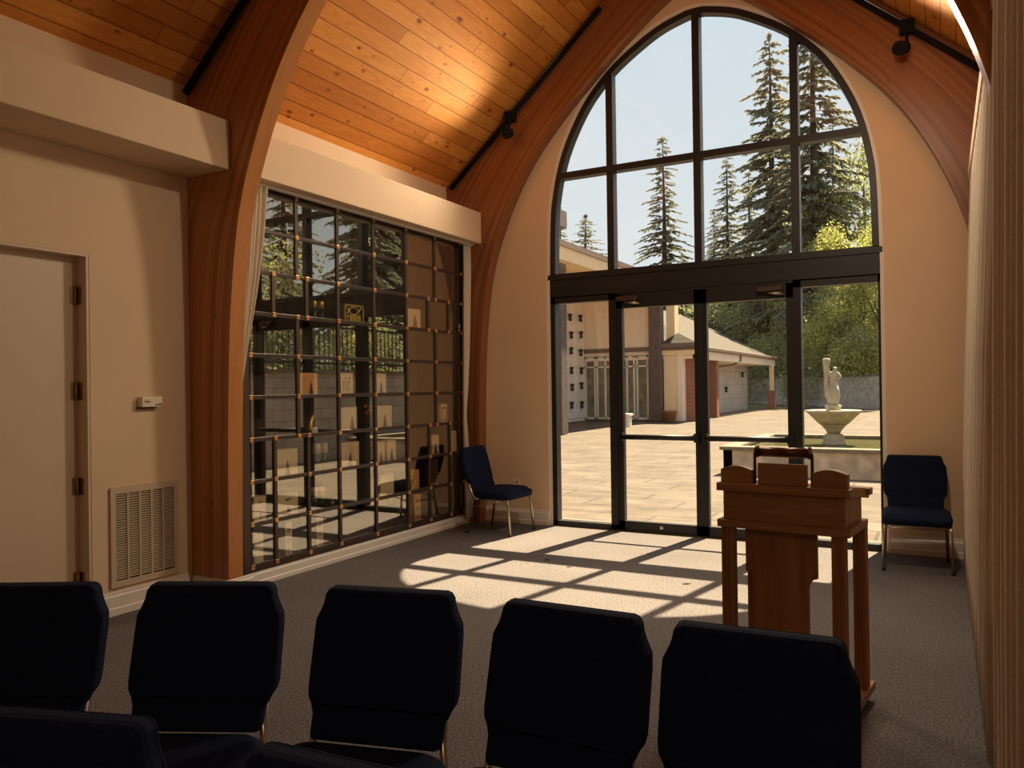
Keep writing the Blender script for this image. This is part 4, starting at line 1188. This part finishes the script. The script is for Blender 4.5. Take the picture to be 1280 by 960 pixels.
# ---- left building: deep eave, entrance recess
lb = empty('mausoleum_building', (-11.4, 24, 0), 0, 'tan stucco building with deep brown edged eave at the left of the courtyard', 'building')
linv = Matrix.Translation((11.4, -24, 0))
L = lambda mb, name, mat, **kw: opart(lb, linv, mb, name, mat, **kw)
L(MB().box(-20, -12.82, 8, 29.6, 0, 5.5), 'side_wall', M['stucco'])
L(MB().box(-20, -9.75, 29.6, 30.0, 2.56, 5.4), 'upper_wall', M['stuccopale'])
L(MB().box(-20, -9.42, 8.5, 30.2, 5.0, 5.38), 'eave_soffit', M['stucco'])
L(MB().box(-20, -9.36, 8.4, 30.3, 5.38, 5.54), 'roof_edge', M['fasciabrown'])
for (x0, x1, y0, y1, zt) in ((-10.16, -9.70, 20.75, 21.2, 5.0), (-9.98, -9.5, 29.35, 29.8, 5.0)):
    L(MB().box(x0, x1, y0, y1, 0, zt), 'column', M['post'], bevel=.03)
for j in range(2):
    for i in range(7):
        y0 = 27.62+j*.97; z0 = .12+.68*i
        L(MB().box(-12.83, -12.77, y0+.012, y0+.958, z0+.012, z0+.668), 'crypt_front', M['crypt'], bevel=.01)
L(MB().box(-12.9, -12.8, 27.6, 29.58, 0, 5.0), 'crypt_backing', M['stuccopale'])
# entrance glazing
k = MB()
for x in (-12.76, -12.35, -12.25, -11.9, -11.55, -10.98, -10.68, -10.55, -10.12):
    k.box(x-.035, x+.035, 29.6, 29.68, .06, 2.56)
k.box(-12.8, -10.05, 29.6, 29.68, 2.5, 2.58); k.box(-12.8, -10.05, 29.6, 29.68, 2.12, 2.19); k.box(-12.8, -10.05, 29.6, 29.68, .05, .14)
gl = L(k, 'entrance_frame', M['alu'])
k = MB(); k.box(-12.8, -10.05, 29.70, 29.72, .06, 2.56); L(k, 'entrance_glass', M['darkglass'])
L(MB().box(-20, -9.75, 29.73, 30.0, 0, 2.6), 'entrance_backing', M['fasciabrown'])
# vases on the crypt fronts
k = MB(); k.lathe([(.05, 0), (.07, .06), (.04, .14), (.075, .2)], n=10); k.sphere((0, 0, .23), .075, 8, 6, (1.2, 1.2, .8))
vz = None
rnd = random.Random(11)
for j, z in ((.0, .62), (1., .62), (0., 1.32), (1., 1.38), (1., 1.98), (0., 1.98), (1., 2.70), (0., 2.75), (1., 3.42), (0., 3.36), (0., 4.05), (1., 4.08)):
    if vz is None: vz = k.build('crypt_vase', M['iron']); o = vz
    else: o = vz.copy(); link(o)
    o.location = (-12.69, 28.1+j*.97+rnd.uniform(-.06, .06), z-.1)
    tag(o, 'dark bronze flower vase fixed to the tall crypt fronts left of the glass entrance', 'vase', 'vases on the crypt fronts')
# stone bench and terracotta planter
bn = empty('stone_bench', (-9.66, 25.6, 0), 0, 'small white bench standing on the paving before the glass entrance', 'bench')
MB().box(-.35, .30, -.22, .22, .36, .44).build('seat', M['alu'], bn, bevel=.01)
for x in (-.27, .2): MB().box(x-.05, x+.05, -.18, .18, 0, .36).build('leg', M['alu'], bn)
pl = empty('terracotta_planter', (-9.08, 29.0, 0), 0, 'round terracotta planter at the foot of the tan pilaster', 'planter')
MB().lathe([(.2, 0), (.27, .36), (.29, .37), (.29, .43), (.25, .43), (.23, .38)], n=24).build('pot', M['terracotta'], pl)
MB().lathe([(.23, .36), (.1, .385)], n=20).build('soil', M['bark'], pl)
# grey canopy beam end
cbm = empty('canopy_beam', (-7.6, 12.1, 4.09), 0, 'grey box beam end high at the left edge of the arched window', 'beam')
MB().box(-2.4, 2.02, -.15, .15, 0, .29).build('beam', M['grey'], cbm, bevel=.01)
MB().box(-2.3, -2.0, -.15, .15, -4.1, 0).build('beam_post', M['grey'], cbm)

# ---- wing with hip roof
wg = empty('columbarium_wing', (-9.5, 37, 0), 0, 'low wing with metal hip roof, red brick pillars and crypt wall', 'building')
winv = Matrix.Translation((9.5, -37, 0))
Wp = lambda mb, name, mat, **kw: opart(wg, winv, mb, name, mat, **kw)
ze = 2.86
ex0, ex1, ey0, ey1 = -16.5, -8.25, 29.6, 46.2
ra, rb = (-12.4, 34.2, 5.2), (-12.4, 41.5, 5.2)
k = MB(); k.add([(ex0, ey0, ze), (ex1, ey0, ze), (ex1, ey1, ze), (ex0, ey1, ze), ra, rb, (ex0, ey0, ze-.06), (ex1, ey0, ze-.06), (ex1, ey1, ze-.06), (ex0, ey1, ze-.06)],
               [(0, 1, 4), (1, 2, 5, 4), (2, 3, 5), (3, 0, 4, 5), (9, 8, 7, 6), (0, 6, 7, 1), (1, 7, 8, 2), (2, 8, 9, 3), (3, 9, 6, 0)])
Wp(k, 'roof', M['roofmetal'])
k = MB(); k.box(ex1-.02, ex1+.12, ey0-.1, ey1+.1, ze-.13, ze+.03); k.box(ex0, ex1+.12, ey0-.12, ey0+.02, ze-.13, ze+.03); k.box(ex0, ex1+.12, ey1-.02, ey1+.12, ze-.13, ze+.03)
Wp(k, 'gutter', M['fasciabrown'], bevel=.03)
k = MB(); k.box(ex1-.08, ex1-.02, ey0+.02, ey1-.02, ze-.46, ze-.1); k.box(ex0, ex1-.02, ey0+.02, ey0+.08, ze-.46, ze-.1); k.box(ex0, ex1-.02, ey1-.08, ey1-.02, ze-.46, ze-.1)
Wp(k, 'fascia', M['stuccopale'])
Wp(MB().box(ex0+.05, ex1-.08, ey0+.08, ey1-.08, ze-.46, ze-.40), 'soffit', M['stuccopale'])
# near cross-hip cap over the pilaster
k = MB(); k.add([(-9.62, 29.5, 2.98), (-8.1, 29.5, 2.98), (-8.1, 31, 2.98), (-9.62, 31, 2.98), (-9.0, 30.0, 3.42), (-9.0, 31, 3.42)], [(0, 1, 4), (1, 2, 5, 4), (0, 4, 5, 3), (0, 3, 2, 1), (2, 3, 5)])
Wp(k, 'roof_cap', M['roofmetal'])
k = MB(); k.box(-9.66, -8.06, 29.42, 29.55, 2.84, 3.0); Wp(k, 'cap_gutter', M['fasciabrown'])
k = MB(); k.box(-9.60, -8.12, 29.53, 30.2, 2.55, 2.84); Wp(k, 'cap_fascia', M['stucco'])
Wp(MB().box(-9.46, -8.92, 29.58, 30.2, 0, 2.6), 'pilaster', M['stucco'])
Wp(MB().box(-8.92, -8.72, 29.55, 30.2, 0, 2.6), 'pilaster_edge', M['stuccopale'])
Wp(MB().box(-9.44, -9.10, 29.9, 30.4, 2.9, 5.5), 'chimney', M['stucco'])
for x0, x1, y0, y1 in ((-8.70, -8.33, 30.0, 30.4), (-8.72, -8.36, 33.3, 33.7)):
    Wp(MB().box(x0, x1, y0, y1, 0, 2.42), 'brick_pillar', M['brick'])
p_ = Wp(MB().box(-8.46, -8.06, 44.75, 45.15, 0, 1.02), 'pillar_base', M['brick'])
Wp(MB().box(-8.36, -8.16, 44.85, 45.05, 1.02, 2.42), 'post', M['stucco'])
Wp(MB().box(-9.6, -9.3, 33.6, 43.7, 0, 2.5), 'crypt_wall', M['cryptwarm'])
Wp(MB().box(-9.3, -8.45, 31, 44.5, -.02, .03), 'porch_slab', M['coping'])
k = MB(); k.tube([(-8.2, 37.2, 2.72), (-8.2, 37.2, 2.5), (-8.5, 37.0, 2.3), (-9.2, 36.6, 2.2), (-9.28, 36.6, 2.1), (-9.28, 36.6, .1)], .045, 8); Wp(k, 'downspout', M['fasciabrown'])
for (y, z, lab) in ((38.6, 1.0, 'dark flower vase low on the crypt wall of the hip roofed wing'), (42.2, 1.75, 'dark flower vase high on the crypt wall near the brick based post')):
    o = vz.copy(); link(o); o.location = (-9.22, y, z); tag(o, lab, 'vase', 'vases on the wing wall')

# ---- courtyard walls
def wall_seg(name, p, q, h, t, mat, cop=None):
    d = Vector((q[0]-p[0], q[1]-p[1], 0)); l = d.length; a = math.atan2(d.y, d.x)
    o = MB().box(0, l, -t/2, t/2, -.1, h).build(name, mat, kind='structure'); o.location = (p[0], p[1], 0); o.rotation_euler = (0, 0, a)
    if cop:
        c = MB().box(-.02, l+.02, -t/2-.04, t/2+.04, h, h+.07).build('wall_coping', cop, o)
    return o
wall_seg('wall_far', (-27.3, 78), (-6.4, 50.4), 1.72, .2, M['block'], M['coping'])
wall_seg('wall_far_right', (-6.4, 50.3), (2.3, 38.8), 1.72, .22, M['concrete'], M['coping'])
wall_seg('wall_courtyard_right', (2.2, 7.6), (2.2, 38.8), 1.72, .22, M['block'], M['coping'])
k = MB(); k.box(-12.5, -6.8, 45.5, 57.5, -.02, .0); k.build('ground_lawn', M['grass'], kind='structure')
# iron railing above the right wall
ir = empty('iron_railing', (2.2, 18, 1.79), 0, 'black iron railing on top of the courtyard wall, seen mirrored in the niches', 'railing')
k = MB(); k.box(-.02, .02, -9.8, 14, .12, .16); k.box(-.02, .02, -9.8, 14, .86, .90); k.build('rail', M['iron'], ir)
k = MB()
for i in range(170): k.box(-.008, .008, -9.8+i*.14-.008, -9.8+i*.14+.008, 0, .92)
k.build('picket', M['iron'], ir)

# ------------------------------------------------------------------ trees
def mesh_from(name, vs, fs, mat):
    me = bpy.data.meshes.new(name); me.from_pydata(vs, [], fs); me.materials.append(mat); return me
def conifer_meshes(H, Rb, seed, mat, clear=.12, dens=1.0, top=.96):
    rnd = random.Random(seed)
    vs = []; fs = []
    tv = MB(); tv.tube([(0, 0, -.1), (0, 0, H*.35), (.05, .05, H*.7), (0, 0, H)], [H*.016, H*.012, H*.006, .02], 8)
    br = MB()
    def spray(p, d, ln, wd):
        # a drooping spray: three blades, kinked
        side = d.cross(Vector((0, 0, 1)))
        if side.length < 1e-3: side = Vector((1, 0, 0))
        side.normalize()
        for q in range(3):
            s2 = (side*math.cos(q*2.1+rnd.random()) + Vector((0, 0, 1))*math.sin(q*2.1+rnd.random())*.8)
            a = p + d*ln*.5 + s2*wd; b = p + d*ln - Vector((0, 0, ln*.25)) + s2*wd*.25; c = p + d*ln*.45 - s2*wd*.6
            n = len(vs); vs.extend([tuple(p), tuple(a), tuple(b), tuple(c)]); fs.append((n, n+1, n+2, n+3))
    z = H*clear
    while z < H*.985:
        f = (z-H*clear)/(H*(1-clear))
        rad = Rb*(1-f)**.85*(.75+.5*rnd.random()) + .25
        nb = max(4, int((5+4*(1-f))*dens))
        a0 = rnd.random()*6.28
        for i in range(nb):
            if rnd.random() < .06: continue
            a = a0 + i*6.283/nb + rnd.uniform(-.3, .3)
            L = rad*rnd.uniform(.45, 1.2); zi = z + rnd.uniform(-.5, .5)*H*.024
            d = Vector((math.cos(a), math.sin(a), 0))
            tilt = .25*f - .12 + rnd.uniform(-.2, .18)
            pts = []
            for s in range(6):
                t = s/5
                pts.append(Vector((0, 0, zi)) + d*L*t + Vector((0, 0, L*(tilt*t - .38*t*t + .12*t**3))))
            br.tube(pts, [.012*H/10*(1-.15*s)*(1-f*.6) for s in range(6)], 4, caps=False)
            ns = int(max(8, L*26*dens))
            for s in range(ns):
                t = .12+.88*(s+rnd.random())/ns
                j = min(4, int(t*5)); u = t*5-j
                p = pts[j].lerp(pts[j+1], u)
                sd = 1 if rnd.random() < .5 else -1
                dd = (d*.8 + d.cross(Vector((0, 0, 1)))*sd*rnd.uniform(.2, 1.1) + Vector((0, 0, rnd.uniform(-.55, .1)))).normalized()
                ln = (.17+.28*(1-t*.6)*rnd.random())*(.55+.45*(1-f))*(H/18)
                spray(p, dd, ln*1.25, ln*.24)
        z += H*.0155*rnd.uniform(.8, 1.25)*(1.0+.5*(1-f))/dens**.5
    # tip
    for q in range(6): spray(Vector((0, 0, H*.97)), Vector((rnd.uniform(-.3, .3), rnd.uniform(-.3, .3), 1)).normalized(), H*.035, H*.008)
    nt_ = len(tv.v); tv.add(br.v, br.f, False)
    return mesh_from('foliage', vs, fs, mat), tv
def make_tree(name, loc, fol, trunk_mb_or_mesh, label, cat, rz=0, s=1.0, group=None, sz=None):
    t = empty(name, loc, rz, label, cat, group); t.scale = (s, s, sz or s)
    o = bpy.data.objects.new('foliage', fol); link(o, t)
    if isinstance(trunk_mb_or_mesh, MB):
        tr = trunk_mb_or_mesh.build('trunk', M['bark'], t)
    else:
        tr = bpy.data.objects.new('trunk', trunk_mb_or_mesh); link(tr, t)
    return tr.data
def decid_meshes(H, Rr, seed, mat, n=5200, leaf=.22, low=.1):
    rnd = random.Random(seed); vs = []; fs = []
    cl = []
    nc = 26
    for i in range(nc):
        t = rnd.random()
        z = H*(low+.9*t*(1-low)); rr = Rr*math.sqrt(max(.05, 1-((t-.45)/.62)**2))*rnd.uniform(.3, .95)
        a = rnd.random()*6.28
        cl.append((Vector((rr*math.cos(a), rr*math.sin(a), z)), Rr*rnd.uniform(.25, .45)))
    cl.append((Vector((0, 0, H*.5)), Rr*.6)); cl.append((Vector((0, 0, H*.78)), Rr*.45))
    for i in range(n):
        c, r_ = cl[rnd.randrange(len(cl))]
        d = Vector((rnd.gauss(0, 1), rnd.gauss(0, 1), rnd.gauss(0, .8))).normalized()
        p = c + d*r_*rnd.uniform(.55, 1.05)
        if p.z < 0.05: continue
        u = Vector((rnd.gauss(0, 1), rnd.gauss(0, 1), rnd.gauss(0, .6))).normalized(); v = u.cross(d)
        if v.length < .01: continue
        v.normalize(); s = leaf*rnd.uniform(.6, 1.3)
        k = len(vs); vs.extend([tuple(p-u*s*.5), tuple(p+v*s*.3+d*s*.08), tuple(p+u*s*.5), tuple(p-v*s*.3-d*s*.08)]); fs.append((k, k+1, k+2, k+3))
    tv = MB(); tv.tube([(0, 0, -.1), (.1, 0, H*.4), (0, .1, H*.8)], [H*.02, H*.014, H*.005], 8)
    for c, r_ in cl[:10]: tv.tube([(0, 0, c.z*.5), (c.x*.5, c.y*.5, c.z*.8), tuple(c)], [H*.008, H*.005, .01], 5)
    return mesh_from('foliage', vs, fs, mat), tv

fA, tA = conifer_meshes(20, 3.4, 1, M['needles'], .12)
fB, tB = conifer_meshes(26, 4.7, 2, M['needles2'], .24, 1.05)
fC, tC = conifer_meshes(16, 2.7, 3, M['needles'], .05)
trunks = {}
def con(k, x, y, ztop, label, rz=0.0, wide=1.0, group='conifers beyond the courtyard'):
    fol, tb, H = {'A': (fA, tA, 20), 'B': (fB, tB, 26), 'C': (fC, tC, 16)}[k]
    s = ztop/H
    trunks[k] = make_tree('conifer', (x, y, 0), fol, trunks.get(k, tb), label, 'tree', rz, s*wide, group, s)
con('A', -19.66, 62, 21.6, 'dark fir standing alone against the sky left of the tall window mullion', .4, 1.1)
con('C', -28.9, 62, 17.0, 'small fir top above the tan eave, nearer the left window jamb', 1.0)
con('C', -25.65, 60, 15.6, 'broader small fir top above the tan eave beside its slimmer neighbour', 2.0, 1.7)
con('C', -22.1, 76, 14.2, 'little fir low behind the lone dark fir, right of its trunk', 3.0)
con('A', -15.0, 64, 20.2, 'mid height fir left of the tallest pair, its tip under the window crossbar', 1.4, .95)
con('B', -11.2, 62, 28.1, 'tallest broad fir in the window, left of the rightmost upper mullion', .2, 1.0)
con('B', -7.5, 57.5, 29.5, 'tall fir with long side boughs right of the rightmost upper mullion', 2.3, 1.0)
for x, y, z, k, rz, lab in ((-16.2, 78, 22.0, 'A', .8, 'hazy fir in the stand behind the mid height fir'), (-12.4, 76, 25.0, 'A', 2.8, 'hazy fir in the stand behind the tallest fir'), (-20.6, 82, 19.5, 'A', 1.9, 'distant fir right behind the lone dark fir'), (-7.9, 72, 24, 'A', 4.0, 'hazy fir behind the fir with long side boughs'), (-18.0, 76, 15.5, 'C', .5, 'distant slim fir between lone fir and fir stand')):
    con(k, x, y, z, lab, rz)
dY, dYt = decid_meshes(12, 3.6, 5, M['leavesyellow'], 16000, .20)
dG, dGt = decid_meshes(9, 3.6, 6, M['leaves'], 15000, .18, .02)
dD, dDt = decid_meshes(9, 4.0, 7, M['leavesdark'], 15000, .18, .02)
dtr = {}
def dec(k, x, y, ztop, label, rz=0.0, wide=1.0, group='leafy trees beyond the wall', name='leafy_tree'):
    fol, tb, H = {'Y': (dY, dYt, 12), 'G': (dG, dGt, 9), 'D': (dD, dDt, 9)}[k]
    s = ztop/H
    dtr[k] = make_tree(name, (x, y, 0), fol, dtr.get(k, tb), label, 'tree', rz, s*wide, group, s)
dec('G', -4.5, 58.5, 18.6, 'tall pale leafy tree filling the right part of the arched window', .3, .60)
dec('Y', -4.86, 50.80, 11.30, 'bright yellow green tree at the right of the arched window', .5, .80)
dec('Y', -2.72, 48.17, 11.03, 'yellow green tree behind the right window jamb', 2.5, .8)
dec('D', -19.49, 69.15, 11.77, 'leafy tree over the hip roof beside the tan pilaster', 1.2, .9)
dec('D', -15.65, 64.29, 9.60, 'dusky tree rising over the hip roof ridge', 2.2, 1.0)
dec('G', -13.67, 61.78, 9.45, 'mid green tree above the slope of the hip roof', .0, 1.0)
dec('D', -10.96, 58.38, 9.30, 'dusky green tree above the brick based post', 1.7, 1.05)
dec('G', -8.74, 55.61, 8.64, 'mid green tree above the block wall left of the statue', 2.9, 1.0)
dec('D', -6.41, 52.72, 8.25, 'dusky tree above the wall directly behind the statue', .9, .95)
dec('G', -3.94, 49.67, 8.08, 'mid green tree above the wall right of the statue', 3.6, .95)
# understory behind the far wall: one mass nobody could count
rnd = random.Random(20); vs = []; fs = []
for i in range(30000):
    t = rnd.random()
    x = -24+t*28; yb_ = 72-t*24 if t < .8 else 52.8-(t-.8)*60
    y = 55.5 - (x+11)*1.32 + 3.0 + rnd.uniform(0, 5); 
    z = rnd.random()**1.2*(3.6+1.2*math.sin(x*1.7)+.8*math.sin(x*3.9))
    u = Vector((rnd.gauss(0, 1), rnd.gauss(0, 1), rnd.gauss(0, 1))).normalized(); v = u.cross(Vector((rnd.gauss(0, 1), rnd.gauss(0, 1), rnd.gauss(0, 1)))).normalized()
    s = .22*rnd.uniform(.6, 1.3); p = Vector((x, y, z)); k = len(vs)
    vs.extend([tuple(p-u*s*.5), tuple(p+v*s*.3), tuple(p+u*s*.5), tuple(p-v*s*.3)]); fs.append((k, k+1, k+2, k+3))
o = bpy.data.objects.new('undergrowth', mesh_from('undergrowth', vs, fs, M['leavesdark'])); link(o)
tag(o, 'tangle of shrubs and saplings growing behind the block wall', 'shrubs', kind='stuff')
# trees on the right of the courtyard, seen mirrored in the niche glass
for x, y, z, k, rz in ((7.5, 20, 12, 'A', .3), (10, 24, 15, 'B', 1.1), (14, 30, 17, 'B', 2.2), (6.5, 27, 10, 'C', 1.0), (12, 19, 11, 'A', 2.0), (18, 27, 15, 'A', .1)):
    con(k, x, y, z, 'fir beyond the courtyard railing, seen only mirrored in the niche glass', rz, 1.0, 'mirrored firs beyond the railing')
for x, y, z, k, rz in ((5.4, 17, 3.6, 'G', .3), (5.6, 22, 4.0, 'D', 1.1), (5.8, 30, 4.5, 'D', 2.2), (8.6, 15, 6.5, 'D', .9)):
    dec(k, x, y, z, 'leafy bush behind the courtyard railing, seen only mirrored in the niche glass', rz, 1.0, 'mirrored bushes behind the railing', 'leafy_bush')

# ================================================================== light
wd = bpy.data.worlds.new('world'); sc.world = wd; wd.use_nodes = True
nt = wd.node_tree
for n in list(nt.nodes): nt.nodes.remove(n)
out = nt.nodes.new('ShaderNodeOutputWorld'); bg = nt.nodes.new('ShaderNodeBackground')
tc = nt.nodes.new('ShaderNodeTexCoord'); sp = nt.nodes.new('ShaderNodeSeparateXYZ')
nt.links.new(tc.outputs['Generated'], sp.inputs[0])
rr = ramp(nt, [(.0, (.80, .81, .79)), (.12, (.80, .84, .86)), (.35, (.70, .79, .86)), (1., (.55, .70, .86))])
nt.links.new(sp.outputs['Z'], rr.inputs[0])
nt.links.new(rr.outputs[0], bg.inputs[0]); bg.inputs[1].default_value = .86
nt.links.new(bg.outputs[0], out.inputs[0])
sl = bpy.data.lights.new('sun', 'SUN'); sl.energy = 20.0; sl.color = (1, .79, .52); sl.angle = R(.6)
so_ = bpy.data.objects.new('sun', sl); link(so_); so_.location = (3, 30, 40)
so_.rotation_euler = Vector((-.115, -.62, -1)).to_track_quat('-Z', 'Y').to_euler()

sc.view_settings.view_transform = 'Standard'; sc.view_settings.look = 'None'
sc.view_settings.exposure = 0.3; sc.view_settings.gamma = 1.0; sc.view_settings.use_curve_mapping = False
cy = sc.cycles
cy.max_bounces = 10; cy.diffuse_bounces = 6; cy.glossy_bounces = 5; cy.transparent_max_bounces = 24; cy.transmission_bounces = 4
cy.caustics_reflective = False; cy.caustics_refractive = False; cy.sample_clamp_indirect = 4.0
cy.use_denoising = True
